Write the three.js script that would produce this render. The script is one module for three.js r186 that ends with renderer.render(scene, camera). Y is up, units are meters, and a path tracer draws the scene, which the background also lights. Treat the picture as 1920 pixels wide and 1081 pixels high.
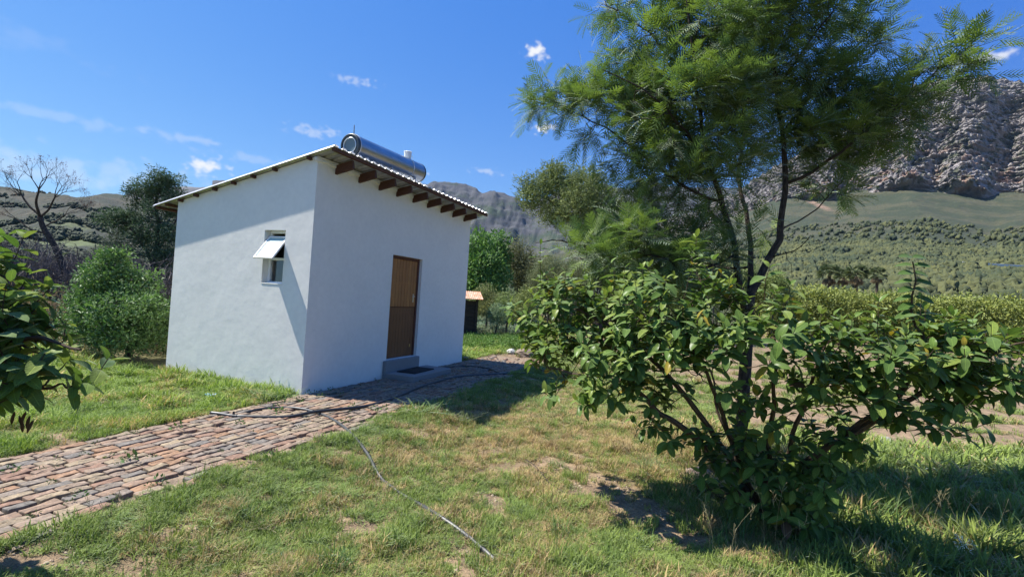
import * as THREE from 'three';
import { mergeGeometries, mergeVertices } from 'three/addons/utils/BufferGeometryUtils.js';
import { createNoise2D, createNoise3D } from 'simplex-noise';

// ---------------------------------------------------------------- camera, sky, sun, exposure
const scene = new THREE.Scene();
const F = 921.7, CX = 960, CY = 540.5, EYE = 1.62, PITCH = 0.019, ROLL = 0.0637;
const camera = new THREE.PerspectiveCamera(2 * Math.atan(540.5 / F) * 180 / Math.PI, 1024 / 576, 0.05, 30000);
camera.rotation.order = 'YXZ';
camera.position.set(0, EYE, 0);
camera.rotation.set(PITCH, 0, ROLL);
camera.updateMatrixWorld(true);
const renderer = new THREE.WebGLRenderer({ antialias: true });
renderer.setSize(1024, 576);
renderer.toneMapping = THREE.LinearToneMapping;
const EXPOSURE = 2.4;
renderer.toneMappingExposure = EXPOSURE;
renderer.shadowMap.enabled = true;

const SUN = new THREE.Vector3(-0.647, 1, -0.106).normalize();
const sun = new THREE.DirectionalLight(new THREE.Color(1, 0.95, 0.87), 4.2);
sun.name = 'sun';
sun.position.copy(SUN).multiplyScalar(60);
sun.castShadow = true;
sun.shadow.mapSize.set(4096, 4096);
Object.assign(sun.shadow.camera, { left: -25, right: 25, top: 25, bottom: -25, near: 1, far: 150 });
scene.add(sun, sun.target);

// ---------------------------------------------------------------- helpers
function rng(seed) { let a = seed >>> 0; return () => { a = (a + 0x6d2b79f5) | 0; let t = Math.imul(a ^ (a >>> 15), 1 | a); t = (t + Math.imul(t ^ (t >>> 7), 61 | t)) ^ t; return ((t ^ (t >>> 14)) >>> 0) / 4294967296; }; }
const R0 = rng(7);
const n2 = createNoise2D(rng(11)), n3 = createNoise3D(rng(12));
const V3 = (x, y, z) => new THREE.Vector3(x, y, z);
const lerp = (a, b, t) => a + (b - a) * t, clamp = (x, a = 0, b = 1) => Math.min(b, Math.max(a, x));
const smooth = (a, b, x) => { const t = clamp((x - a) / (b - a)); return t * t * (3 - 2 * t); };
const fbm2 = (x, y, o = 4) => { let s = 0, a = 0.5; for (let i = 0; i < o; i++) { s += a * n2(x, y); x = x * 2.03 + 17.1; y = y * 2.03 - 9.7; a *= 0.5; } return s; };
const fbm3 = (x, y, z, o = 4) => { let s = 0, a = 0.5; for (let i = 0; i < o; i++) { s += a * n3(x, y, z); x = x * 2.03 + 7.1; y = y * 2.03 - 3.7; z = z * 2.03 + 1.3; a *= 0.5; } return s; };
const ridge3 = (x, y, z, o = 4) => { let s = 0, a = 0.5; for (let i = 0; i < o; i++) { s += a * (1 - 2 * Math.abs(n3(x, y, z))); x = x * 2.07 + 3.1; y = y * 2.07; z = z * 2.07 + 5.3; a *= 0.5; } return s; };
// picture measurements to places: a direction, a point at a given depth, a point on the ground
const AXX = V3(), AXY = V3(), AXZ = V3(); camera.matrixWorld.extractBasis(AXX, AXY, AXZ);
const ray = (px, py) => V3().copy(AXZ).negate().addScaledVector(AXX, (px - CX) / F).addScaledVector(AXY, -(py - CY) / F);
const at = (px, py, depth) => ray(px, py).multiplyScalar(depth).add(camera.position);
// house frame: U along the front wall, W away along the side wall
const HO = V3(-2.9956, 0, -7.2527), YAW = 0.3773, HU = V3(Math.sin(YAW), 0, -Math.cos(YAW)), HW = V3(-Math.cos(YAW), 0, -Math.sin(YAW)), TURN = Math.PI / 2 - YAW;
const LEN = 5.11, WID = 2.987, H1 = 3.4975, SL = 0.215;
const toU = (x, z) => (x - HO.x) * HU.x + (z - HO.z) * HU.z, toW = (x, z) => (x - HO.x) * HW.x + (z - HO.z) * HW.z;
const H2W = (u, y, w) => V3(HO.x + u * HU.x + w * HW.x, y, HO.z + u * HU.z + w * HW.z);
function gy(x, z) {
  const w = toW(x, z), u = toU(x, z), r = Math.hypot(x, z);
  const lawn = smooth(1.75, 2.9, -w);
  let y = -0.11 * lawn * smooth(60, 20, r);
  const off = Math.max(smooth(0.05, 0.8, w) * (1 - smooth(-0.6, 0, u) * smooth(WID + 0.6, WID, w)), lawn);
  y += off * (0.025 * n2(x * 0.9, z * 0.9) + 0.02 * n2(x * 2.3 + 5, z * 2.3));
  y += smooth(70, 150, r) * 0.4;
  const hx = x - MOLE.x, hz = z - MOLE.z;
  y += 0.05 * Math.exp(-(hx * hx + hz * hz * 2.2) / 0.05) * (1 + 0.5 * n2(x * 9, z * 9));
  return y;
}
const MOLE = V3(0.78, 0, -4.2);
function ground(px, py) { const d = ray(px, py); let t = -EYE / d.y; for (let i = 0; i < 5; i++) t = (gy(d.x * t, d.z * t) - EYE) / d.y; return V3(d.x * t, EYE + d.y * t, d.z * t); }

const taken = {};
const numbered = (n) => { taken[n] = (taken[n] ?? -1) + 1; return taken[n] ? `${n}_${String(taken[n]).padStart(3, '0')}` : n; };
function tag(o, label, category, group, kind) { Object.assign(o.userData, label && { label }, category && { category }, group && { group }, kind && { kind }); return o; }
function thing(name, label, category, pos, turn = 0, group) { const o = new THREE.Group(); o.name = numbered(name); if (pos) o.position.copy(pos); o.rotation.y = turn; tag(o, label, category, group); scene.add(o); return o; }
function mesh(name, geo, mat, parent = scene) { const m = new THREE.Mesh(geo, mat); m.name = parent === scene ? numbered(name) : name; m.castShadow = m.receiveShadow = true; parent.add(m); return m; }
function structure(name, geo, mat, label) { const m = mesh(name, geo, mat); m.userData.kind = 'structure'; if (label) m.userData.label = label; return m; }
class MB {
  constructor() { this.p = []; this.i = []; this.c = []; this.u = []; }
  v(x, y, z, u = 0, w = 0, c) { this.p.push(x, y, z); this.u.push(u, w); if (c) this.c.push(c[0], c[1], c[2]); return this.p.length / 3 - 1; }
  t(a, b, c) { this.i.push(a, b, c); }
  q(a, b, c, d) { this.i.push(a, b, c, a, c, d); }
  geo(flat = false) {
    let g = new THREE.BufferGeometry();
    g.setAttribute('position', new THREE.Float32BufferAttribute(this.p, 3));
    g.setAttribute('uv', new THREE.Float32BufferAttribute(this.u, 2));
    if (this.c.length) g.setAttribute('color', new THREE.Float32BufferAttribute(this.c, 3));
    g.setIndex(this.i);
    if (flat) g = g.toNonIndexed();
    g.computeVertexNormals();
    return g;
  }
}
function tube(mb, pts, r0, r1, sides = 6, cap = true) {
  const n = pts.length; let N = null, prev = -1; const T = V3(), B = V3(); let len = 0;
  for (let i = 0; i < n; i++) {
    T.copy(pts[Math.min(n - 1, i + 1)]).sub(pts[Math.max(0, i - 1)]).normalize();
    if (!N) { N = Math.abs(T.y) < 0.9 ? V3(0, 1, 0) : V3(1, 0, 0); }
    N.addScaledVector(T, -N.dot(T)); if (N.lengthSq() < 1e-8) N.set(T.y, T.z, T.x).addScaledVector(T, -(T.y * T.x + T.z * T.y + T.x * T.z)); N.normalize(); B.crossVectors(T, N);
    if (i) len += pts[i].distanceTo(pts[i - 1]);
    const r = typeof r0 === 'function' ? r0(i / (n - 1)) : lerp(r0, r1, i / (n - 1));
    const first = mb.p.length / 3;
    for (let s = 0; s <= sides; s++) { const a = s / sides * Math.PI * 2, c = Math.cos(a) * r, d = Math.sin(a) * r; mb.v(pts[i].x + N.x * c + B.x * d, pts[i].y + N.y * c + B.y * d, pts[i].z + N.z * c + B.z * d, s / sides, len); }
    if (i) for (let s = 0; s < sides; s++) mb.q(prev + s, prev + s + 1, first + s + 1, first + s);
    if (cap && (i === 0 || i === n - 1)) { const c = mb.v(pts[i].x, pts[i].y, pts[i].z, 0.5, len); for (let s = 0; s < sides; s++) i ? mb.t(first + s, first + s + 1, c) : mb.t(first + s + 1, first + s, c); }
    prev = first;
  }
}
const curve = (pts, n) => new THREE.CatmullRomCurve3(pts, false, 'centripetal').getPoints(n);
// box with a small chamfer; spans x0..x1 etc., uv in metres
function cbox(x0, x1, y0, y1, z0, z1, b = 0.004) {
  const mb = new MB(), c = [(x0 + x1) / 2, (y0 + y1) / 2, (z0 + z1) / 2], h = [(x1 - x0) / 2, (y1 - y0) / 2, (z1 - z0) / 2];
  b = Math.min(b, ...h.map((k) => k * 0.45));
  const P = (s, inset) => { const q = [0, 1, 2].map((k) => c[k] + s[k] * (h[k] - (k === inset ? 0 : b))); return q; };
  const put = (q, ax) => { const o = [0, 1, 2].filter((k) => k !== ax); return mb.v(q[0], q[1], q[2], q[o[0]], q[o[1]]); };
  const quad = (A, B, C, D, ax) => { const i = [A, B, C, D].map((q) => put(q, ax)); const e1 = V3(B[0] - A[0], B[1] - A[1], B[2] - A[2]), e2 = V3(C[0] - A[0], C[1] - A[1], C[2] - A[2]), nn = e1.cross(e2), m = V3((A[0] + C[0]) / 2 - c[0], (A[1] + C[1]) / 2 - c[1], (A[2] + C[2]) / 2 - c[2]); nn.dot(m) > 0 ? mb.q(i[0], i[1], i[2], i[3]) : mb.q(i[3], i[2], i[1], i[0]); };
  for (let ax = 0; ax < 3; ax++) for (const s of [-1, 1]) { const o = [0, 1, 2].filter((k) => k !== ax), S = (a, d) => { const r = [0, 0, 0]; r[ax] = s; r[o[0]] = a; r[o[1]] = d; return r; }; quad(P(S(-1, -1), ax), P(S(1, -1), ax), P(S(1, 1), ax), P(S(-1, 1), ax), ax); }
  for (let ax = 0; ax < 3; ax++) { const [a, d] = [0, 1, 2].filter((k) => k !== ax); for (const sa of [-1, 1]) for (const sd of [-1, 1]) { const S = (e) => { const r = [0, 0, 0]; r[ax] = e; r[a] = sa; r[d] = sd; return r; }; quad(P(S(-1), a), P(S(1), a), P(S(1), d), P(S(-1), d), a); } }
  for (const sx of [-1, 1]) for (const sy of [-1, 1]) for (const sz of [-1, 1]) { const s = [sx, sy, sz], A = P(s, 0), B = P(s, 1), C = P(s, 2), i = [put(A, 0), put(B, 0), put(C, 0)]; sx * sy * sz > 0 ? mb.t(i[0], i[1], i[2]) : mb.t(i[2], i[1], i[0]); }
  return mb.geo(true);
}
// ---------------------------------------------------------------- textures (matter only: grain, mottle, veins)
function dataTex(w, h, fn, srgb = true, rep = [1, 1]) {
  const d = new Uint8Array(w * h * 4);
  for (let y = 0; y < h; y++) for (let x = 0; x < w; x++) { const c = fn(x / w, y / h, x, y), o = (y * w + x) * 4; if (c.length) { d[o] = clamp(c[0]) * 255; d[o + 1] = clamp(c[1]) * 255; d[o + 2] = clamp(c[2]) * 255; } else d[o] = d[o + 1] = d[o + 2] = clamp(c) * 255; d[o + 3] = 255; }
  const t = new THREE.DataTexture(d, w, h); t.magFilter = THREE.LinearFilter; t.minFilter = THREE.LinearMipmapLinearFilter; t.wrapS = t.wrapT = THREE.RepeatWrapping; t.repeat.set(rep[0], rep[1]); if (srgb) t.colorSpace = THREE.SRGBColorSpace; t.needsUpdate = true; return t;
}
// noise that tiles over the unit square
const PERM = (() => { const r = rng(5), p = Array.from({ length: 256 }, (_, i) => i); for (let i = 255; i > 0; i--) { const j = Math.floor(r() * (i + 1)); [p[i], p[j]] = [p[j], p[i]]; } return [...p, ...p]; })();
const tn = (u, v, f, s = 0) => { f = Math.max(2, Math.round(f)); const X = u * f, Y = v * f, ix = Math.floor(X), iy = Math.floor(Y), x = X - ix, y = Y - iy, k = Math.round(s * 7) & 255; const g = (a, b, dx, dy) => { const h = PERM[(PERM[(((a % f) + f) % f + k) & 255] + ((b % f) + f) % f) & 255] / 256 * Math.PI * 2; return Math.cos(h) * dx + Math.sin(h) * dy; }; const sx = x * x * x * (x * (x * 6 - 15) + 10), sy = y * y * y * (y * (y * 6 - 15) + 10); return 1.4 * lerp(lerp(g(ix, iy, x, y), g(ix + 1, iy, x - 1, y), sx), lerp(g(ix, iy + 1, x, y - 1), g(ix + 1, iy + 1, x - 1, y - 1), sx), sy); };
const tfbm = (u, v, f, o, s = 0) => { let r = 0, a = 0.5; for (let i = 0; i < o; i++) { r += a * tn(u, v, f, s + i * 9.1); f *= 2; a *= 0.5; } return r; };
const rep = (t, x, y) => { const c = t.clone(); c.repeat.set(x, y); c.needsUpdate = true; return c; };
const std = (color, o = {}) => new THREE.MeshStandardMaterial({ color: color === null ? 0xffffff : new THREE.Color().setRGB(...color), roughness: 0.9, ...o });
const leafMat = (color, o = {}) => new THREE.MeshPhysicalMaterial({ color: new THREE.Color().setRGB(...color), roughness: 0.95, transmission: 0.38, thickness: 0, side: THREE.DoubleSide, ...o });

// ---------------------------------------------------------------- sky: clear air with a few small clouds
{
  const W = 4096, H = 2048, d = new Float32Array(W * H * 4);
  // puffs: direction, angular half sizes (degrees), strength
  const puffs = [[1003, 96, 1.25, 0.9, 0.95], [1015, 105, 0.9, 0.5, 0.6], [1020, 240, 1.3, 0.55, 0.95], [388, 311, 1.6, 0.9, 0.95], [1835, 110, 2.6, 0.75, 0.75], [668, 152, 2.0, 0.55, 0.32], [590, 247, 2.6, 0.7, 0.35], [784, 326, 0.9, 0.5, 0.9], [915, 321, 2.4, 0.35, 0.35], [350, 258, 4.5, 0.5, 0.22], [120, 222, 8, 0.6, 0.15], [90, 315, 8, 1.6, 0.26], [470, 296, 4.5, 0.5, 0.18], [250, 325, 6, 1.2, 0.2], [40, 70, 6, 1.0, 0.07], [1250, 200, 1.2, 0.5, 0.5]].map(([x, y, a, b, s]) => ({ d: ray(x, y).normalize(), a: a * Math.PI / 180, b: b * Math.PI / 180, s }));
  const rr = rng(91);
  for (let k = 0; k < 46; k++) { const ph = rr() * Math.PI * 2, el = 0.12 + 0.6 * rr() * rr(); if (Math.cos(ph) > 0.5 && Math.abs(ph % (2 * Math.PI)) < 9) { const inView = Math.abs(Math.atan2(Math.sin(ph), Math.cos(ph))) < 0.95; if (inView) continue; } const wisp = rr() < 0.4; puffs.push({ d: V3(Math.sin(ph) * Math.cos(el), Math.sin(el), -Math.cos(ph) * Math.cos(el)), a: (wisp ? 4 + 4 * rr() : 1 + 1.3 * rr()) * Math.PI / 180, b: (wisp ? 0.9 : 0.5 + 0.4 * rr()) * Math.PI / 180, s: wisp ? 0.28 : 0.9 }); }
  for (const p of puffs) { p.e = V3(0, 1, 0).cross(p.d).normalize(); p.n = p.d.clone().cross(p.e).normalize(); p.c = Math.cos(p.a * 1.8); }
  const zen = [0.004, 0.095, 0.56], mid = [0.012, 0.235, 0.93], hor = [0.44, 0.72, 1.0];
  const g = 0.72;
  for (let row = 0; row < H; row++) {
    const el = ((row + 0.5) / H - 0.5) * Math.PI, y = Math.sin(el), ce = Math.cos(el), yy = Math.max(0, y);
    const k1 = Math.exp(-yy * 5.2), k2 = 1 - Math.exp(-yy * 2.6);
    const close = puffs.filter((p) => Math.abs(Math.asin(p.d.y) - el) < p.a * 2.2);
    for (let col = 0; col < W; col++) {
      const ph = ((col + 0.5) / W - 0.5) * 2 * Math.PI, x = Math.cos(ph) * ce, z = Math.sin(ph) * ce, o = (row * W + col) * 4;
      const cs = x * SUN.x + y * SUN.y + z * SUN.z;
      const mie = 0.16 * (1 - g * g) / Math.pow(1 + g * g - 2 * g * cs, 1.5) + 0.10 * Math.max(0, cs) ;
      let cl = 0;
      for (const p of close) { const c = x * p.d.x + y * p.d.y + z * p.d.z; if (c < p.c) continue; const ex = (x * p.e.x + y * p.e.y + z * p.e.z) / p.a, ny = (x * p.n.x + y * p.n.y + z * p.n.z) / p.b, q = ex * ex + ny * ny; if (q > 3.5) continue; const f = p.a > p.b * 5 ? 0.28 / p.b : 0.55 / p.b, nn = fbm3(x * f, y * f * 1.5, z * f, 4) * 1.3; cl = Math.max(cl, p.s * smooth(0.0, 0.95, 1 - Math.sqrt(q) * 0.85 + nn * 0.8 - 0.08)); }
      for (let c = 0; c < 3; c++) {
        let v = lerp(lerp(mid[c], zen[c], k2), hor[c], k1) * (1 + 0.55 * Math.max(0, cs) * (c === 2 ? 0.35 : 1)) + mie * [0.19, 0.27, 0.34][c];
        v = lerp(v, [0.98, 0.99, 1.0][c], cl);
        if (y < 0) v = lerp(v, [0.30, 0.33, 0.28][c], smooth(0, -0.06, y));
        d[o + c] = v / EXPOSURE;
      }
      d[o + 3] = 1;
    }
  }
  const t = new THREE.DataTexture(d, W, H, THREE.RGBAFormat, THREE.FloatType);
  t.mapping = THREE.EquirectangularReflectionMapping; t.magFilter = THREE.LinearFilter; t.needsUpdate = true;
  scene.background = t; scene.environment = t;
}
// ---------------------------------------------------------------- ground
const soilMap = dataTex(1024, 1024, (u, v) => { const a = tfbm(u, v, 10, 5), b = tfbm(u, v, 70, 3, 4), c = tn(u, v, 200, 2), k = 0.80 + 0.28 * a + 0.25 * b + (c > 0.62 ? 0.1 : c < -0.66 ? -0.28 : 0); return [k, k * 0.985, k * 0.955]; });
const soilBump = dataTex(1024, 1024, (u, v) => 0.5 + 0.45 * tfbm(u, v, 28, 5, 3) + 0.2 * tn(u, v, 180, 1), false);
// how much grass grows at a place (0..1), and how dry it is (0 green .. 1 straw)
const PATHW = 1.74;
function onPath(u, w) { const e1 = 0.02 + 0.05 * n2(u * 1.7, 3), e2 = PATHW + 0.10 * n2(u * 1.3, 8) + 0.05 * n2(u * 5, 1) - (u > -0.4 ? 0.05 : 0); return w < e1 && w > -e2 && u > -12 && u < 7.2; }
function inHouse(u, w) { return u > -0.01 && u < LEN + 0.02 && w > -0.02 && w < WID + 0.02; }
const bare = [[ground(1120, 925), 0.34], [ground(1080, 920), 0.18], [ground(1190, 955), 0.25], [ground(1310, 890), 0.2], [ground(340, 1000), 0.13], [ground(60, 1045), 0.25], [ground(275, 752), 0.3], [ground(110, 820), 0.25], [ground(330, 745), 0.25], [ground(1280, 1010), 0.25], [ground(930, 940), 0.2], [ground(1040, 870), 0.2], [ground(960, 672), 0.9], [ground(905, 663), 0.45], [ground(620, 1010), 0.15], [ground(870, 1050), 0.15]];
function grassAt(x, z) {
  const u = toU(x, z), w = toW(x, z);
  if (inHouse(u, w)) return 0;
  if (onPath(u, w)) return 0;
  let g = 0.78 + 0.5 * n2(x * 0.8, z * 0.8) + 0.4 * n2(x * 2.1 + 3, z * 2.1);
  if (w > -0.1) g += 0.25;
  for (const [p, r] of bare) { const d = Math.hypot(x - p.x, z - p.z) / r; if (d < 2) g -= 1.15 * Math.exp(-d * d * 1.6) * (1 + 1.1 * n2(x * 5, z * 5) + 0.6 * n2(x * 13, z * 13)); }
  // sandy orchard tracks to the right
  if (x > 3 && z < -6.2) { const q = smooth(3.0, 5.0, x + 0.35 * (-z - 7) * 0.2) * smooth(-6.2, -7.2, z); g -= q * (0.75 + 0.7 * n2(x * 0.35, z * 0.9)); }
  return clamp(g);
}
function dryAt(x, z) {
  const u = toU(x, z), w = toW(x, z);
  if (w > -0.2) return clamp(0.08 + 0.3 * n2(x * 0.9, z * 0.9));
  const c = ground0.mid, d = Math.hypot((x - c.x) * 0.75, z - c.z);
  return clamp(0.46 * smooth(2.6, 0.7, d) + 0.22 + 0.32 * n2(x * 1.1 + 9, z * 1.1) + 0.24 * n2(x * 3.1, z * 3.1) - 0.40 * smooth(2.6, 1.75, -w) - 0.15 * smooth(2.2, 3.8, x));
}
const ground0 = { mid: ground(1080, 820) };
{
  const mb = new MB(), rings = []; for (let r = 0.3; r < 26; r *= 1.018, r += 0.012) rings.push(r); for (let r = rings[rings.length - 1] * 1.06; r < 260; r *= 1.08) rings.push(r); for (const r of [400, 900, 2000, 4500, 7600]) rings.push(r);
  const N = 420; let prev = null;
  for (const r of rings) {
    const row = [];
    for (let k = 0; k < N; k++) {
      const t = k / N * 2 - 1, a = Math.sign(t) * Math.PI * Math.pow(Math.abs(t), 1.5), x = Math.sin(a) * r, z = -Math.cos(a) * r;
      const gr = r < 60 ? grassAt(x, z) : 0.5 + 0.5 * n2(x * 0.03, z * 0.03), dr = r < 60 ? dryAt(x, z) : 0.4;
      const u = toU(x, z), w = toW(x, z), pth = onPath(u, w);
      const s = 0.5 + 0.5 * n2(x * 1.3, z * 1.3);
      const soil = [lerp(0.30, 0.38, s), lerp(0.215, 0.275, s), lerp(0.135, 0.175, s)], turf = [lerp(0.16, 0.30, dr), lerp(0.16, 0.235, dr), lerp(0.055, 0.115, dr)];
      const c = [0, 1, 2].map((i) => lerp(soil[i], turf[i], pth ? 0 : smooth(0.1, 0.7, gr)));
      row.push(mb.v(x, r < 300 ? gy(x, z) - (pth ? 0.022 : inHouse(u, w) ? 0.05 : 0) : r > 300 ? -3 - r * 0.004 : 0, z, x / 1.7, z / 1.7, c));
    }
    if (prev) for (let k = 0; k < N; k++) mb.q(prev[k], prev[(k + 1) % N], row[(k + 1) % N], row[k]);
    prev = row;
  }
  structure('ground', mb.geo(), std(null, { map: soilMap, bumpMap: soilBump, bumpScale: 0.02, vertexColors: true, roughness: 1 }), 'sandy garden soil under patchy lawn');
}
// ---------------------------------------------------------------- far terrain
const azel = (px, py) => { const d = ray(px, py); return [Math.atan2(d.x, -d.z), d.y / Math.hypot(d.x, d.z)]; };
function profile(list) { const k = list.map(([x, y]) => azel(x, y)).sort((a, b) => a[0] - b[0]); return (a) => { if (a <= k[0][0]) return k[0][1]; for (let i = 1; i < k.length; i++) if (a <= k[i][0]) { const t = (a - k[i - 1][0]) / (k[i][0] - k[i - 1][0]); return lerp(k[i - 1][1], k[i][1], t * t * (3 - 2 * t) * 0.5 + t * 0.5); } return k[k.length - 1][1]; }; }
function patch(name, a0, a1, na, ts, place, colour, label, bump, flat = false) {
  const mb = new MB(); let prev = null;
  for (const t of ts) { const row = []; for (let k = 0; k <= na; k++) { const a = lerp(a0, a1, k / na), [x, y, z, extra] = place(a, t); row.push(mb.v(x, y, z, x / 60, z / 60 + y / 40, colour(x, y, z, a, t, extra))); } if (prev) for (let k = 0; k < na; k++) mb.q(prev[k], prev[k + 1], row[k + 1], row[k]); prev = row; }
  return structure(name, mb.geo(flat), std(null, { vertexColors: true, roughness: 1, map: rockMap, bumpMap: rockBump, bumpScale: bump }), label);
}
const rockMap = dataTex(512, 512, (u, v) => { const k = 0.86 + 0.3 * tfbm(u, v, 16, 5); return [k, k, k]; });
const rockBump = dataTex(512, 512, (u, v) => 0.5 + 0.6 * tfbm(u, v, 14, 5, 7), false);
const range = (n, a = 0, b = 1) => Array.from({ length: n }, (_, i) => lerp(a, b, i / (n - 1)));
const rel = (a, r, y) => [Math.sin(a) * r, y, -Math.cos(a) * r];
const D = Math.PI / 180;
// right: talus slope, then the layered cliffs
const crestR = profile([[900, 420], [1180, 430], [1300, 400], [1380, 362], [1420, 332], [1470, 305], [1520, 278], [1570, 255], [1620, 215], [1660, 190], [1700, 166], [1760, 154], [1800, 149], [1850, 147], [1880, 151], [1920, 153], [2050, 165], [2300, 230], [2900, 380]]);
const footR = profile([[900, 500], [1180, 470], [1300, 445], [1400, 405], [1478, 372], [1560, 372], [1640, 362], [1711, 351], [1794, 362], [1866, 373], [1920, 370], [2100, 380], [2900, 470]]);
const RB = 1750, RT = 2380;
function footNoise(a, r) { return 9 * fbm2(a * 9, r * 0.0022, 4) * smooth(300, 1200, r); }
function slopeY(a, r) { const t = clamp((r - 130) / (RB - 130)), hf = footR(a) * RB + EYE; return hf * (0.42 * t + 0.58 * Math.pow(t, 2.1)) * smooth(0.0, 0.12, t) + footNoise(a, r) - (1 - smooth(130, 320, r)) * 2.0; }
patch('mountain_slope', -8 * D, 78 * D, 520, range(260, 0, 1).map((t) => Math.pow(t, 1.5)), (a, t) => { const r = lerp(130, RB + 60, t); return rel(a, r, slopeY(a, Math.min(r, RB)) + Math.max(0, r - RB) * 0.4); },
  (x, y, z, a, t) => { const p = fbm3(x * 0.006, y * 0.012, z * 0.006, 5), q = fbm3(x * 0.03, y * 0.03, z * 0.03, 4), s = smooth(-0.25, 0.35, p + 0.7 * q); let c = [lerp(0.036, 0.074, s), lerp(0.050, 0.074, s), lerp(0.020, 0.034, s)]; const slide = smooth(0.012, 0.002, Math.abs(a - azel(1545, 0)[0] - (t - 0.92) * -0.35)) * smooth(0.80, 0.9, t); c = c.map((v, i) => lerp(v, [0.30, 0.19, 0.13][i], slide * (0.5 + 0.5 * smooth(-0.2, 0.2, q)))); const wood = smooth(0.72, 0.5, t + 0.25 * p); return c.map((v, i) => lerp(v, [0.042, 0.055, 0.024][i], 0.75 * wood)); }, 'green grassy mountain slope below the rock cliffs', 3);
patch('cliff_mountain', 12 * D, 62 * D, 620, [...range(230, 0, 1), 1.02, 1.06, 1.15, 1.3], (a, t) => {
  const hb = footR(a) * RB + EYE - 12, crest = crestR(a) * RT + EYE, tt = Math.min(t, 1), y0 = lerp(hb, crest, tt);
  // ledges: strata make the face step
  const arc = a * 2000, strata = y0 / 52 + 1.5 * n2(arc * 0.0022, y0 * 0.004) + 0.5 * n2(arc * 0.008, y0 * 0.012), sAmp = smooth(-0.5, 0.5, n2(arc * 0.005 + 3, y0 * 0.009)), fr = strata - Math.floor(strata), step = smooth(0.15, 0.95, fr) - fr;
  let back = Math.pow(tt, 0.95);
  const wx = arc + 40 * n2(arc * 0.006, y0 * 0.006), wy = y0 + 30 * n2(arc * 0.005 + 7, y0 * 0.007); const big = fbm3(wx * 0.0042, wy * 0.0022, 1.5, 2), mid = ridge3(wx * 0.0080, wy * 0.0040, 7.7, 5), crack = ridge3(arc * 0.028 + 0.6 * n2(arc * 0.01, y0 * 0.012), y0 * 0.009, 4.4, 3), fine = fbm3(arc * 0.05, y0 * 0.07, 3.3, 4), grain = fbm3(wx * 0.007, y0 * 0.075, 9.1, 4);
  const cell = (s) => { const gx = Math.floor(arc / s + 0.6 * n2(y0 / s, arc / (3 * s))), gyy = Math.floor(y0 / (s * 0.55) + 0.5 * n2(arc / (2 * s), 3)); const h = Math.sin(gx * 127.1 + gyy * 311.7) * 43758.5; return h - Math.floor(h) - 0.5; }, block = cell(34) + 0.7 * cell(17) + 0.5 * cell(70);
  const butt = (px, w) => { const d = (a - azel(px, 300)[0]) / w; return Math.exp(-d * d); };
  let out = 90 * big + 34 * mid + 20 * fine + 20 * grain + 9 * block + 15 * crack + 120 * butt(1815, 0.034) * (1 - 0.75 * tt) - 130 * butt(1892, 0.026) * (1 - 0.7 * tt) + 80 * butt(1690, 0.04) * (1 - tt) - 60 * butt(1755, 0.012) * (1 - tt) - 50 * butt(1610, 0.02) * (1 - 0.4 * tt) + 50 * butt(1560, 0.025);
  out *= smooth(0, 0.06, tt) * (1 - 0.55 * smooth(0.8, 1, tt));
  let r = lerp(RB - 15, RT, back) - out + step * 26 * sAmp;
  let y = y0 + step * 9 * sAmp + (tt > 0.9 ? 14 * fine * smooth(0.9, 1, tt) : 0);
  if (t > 1) { r = RT + (t - 1) * 1800; y = crest - (t - 1) * 500 + 10 * fine; }
  return [...rel(a, r, y), { fr, fine, grain, mid }];
}, (x, y, z, a, t, e) => {
  const s = fbm3(x * 0.01, y * 0.06, z * 0.01, 4), p = fbm3(x * 0.005, y * 0.006, z * 0.005, 3);
  let k = 0.295 + 0.12 * s + 0.07 * p + 0.04 * e.fine; let c = [k * 1.07, k * 0.97, k * 0.92];
  const org = smooth(0.16, 0.38, fbm3(x * 0.012 + 40, y * 0.02, z * 0.012, 3)) * 0.75 * smooth(0.55, 0.1, t); c = c.map((v, i) => lerp(v, [0.36, 0.20, 0.12][i], org));
  const green = smooth(0.08, 0.28, fbm3(x * 0.016, y * 0.03 + 9, z * 0.016, 4) + 0.16 * smooth(0.45, 0.9, e.fr) - 0.05) * 0.9; c = c.map((v, i) => lerp(v, [0.088, 0.100, 0.048][i], green));
  return c;
}, 'grey layered rock cliffs of the mountain on the right', 4, true);
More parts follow.
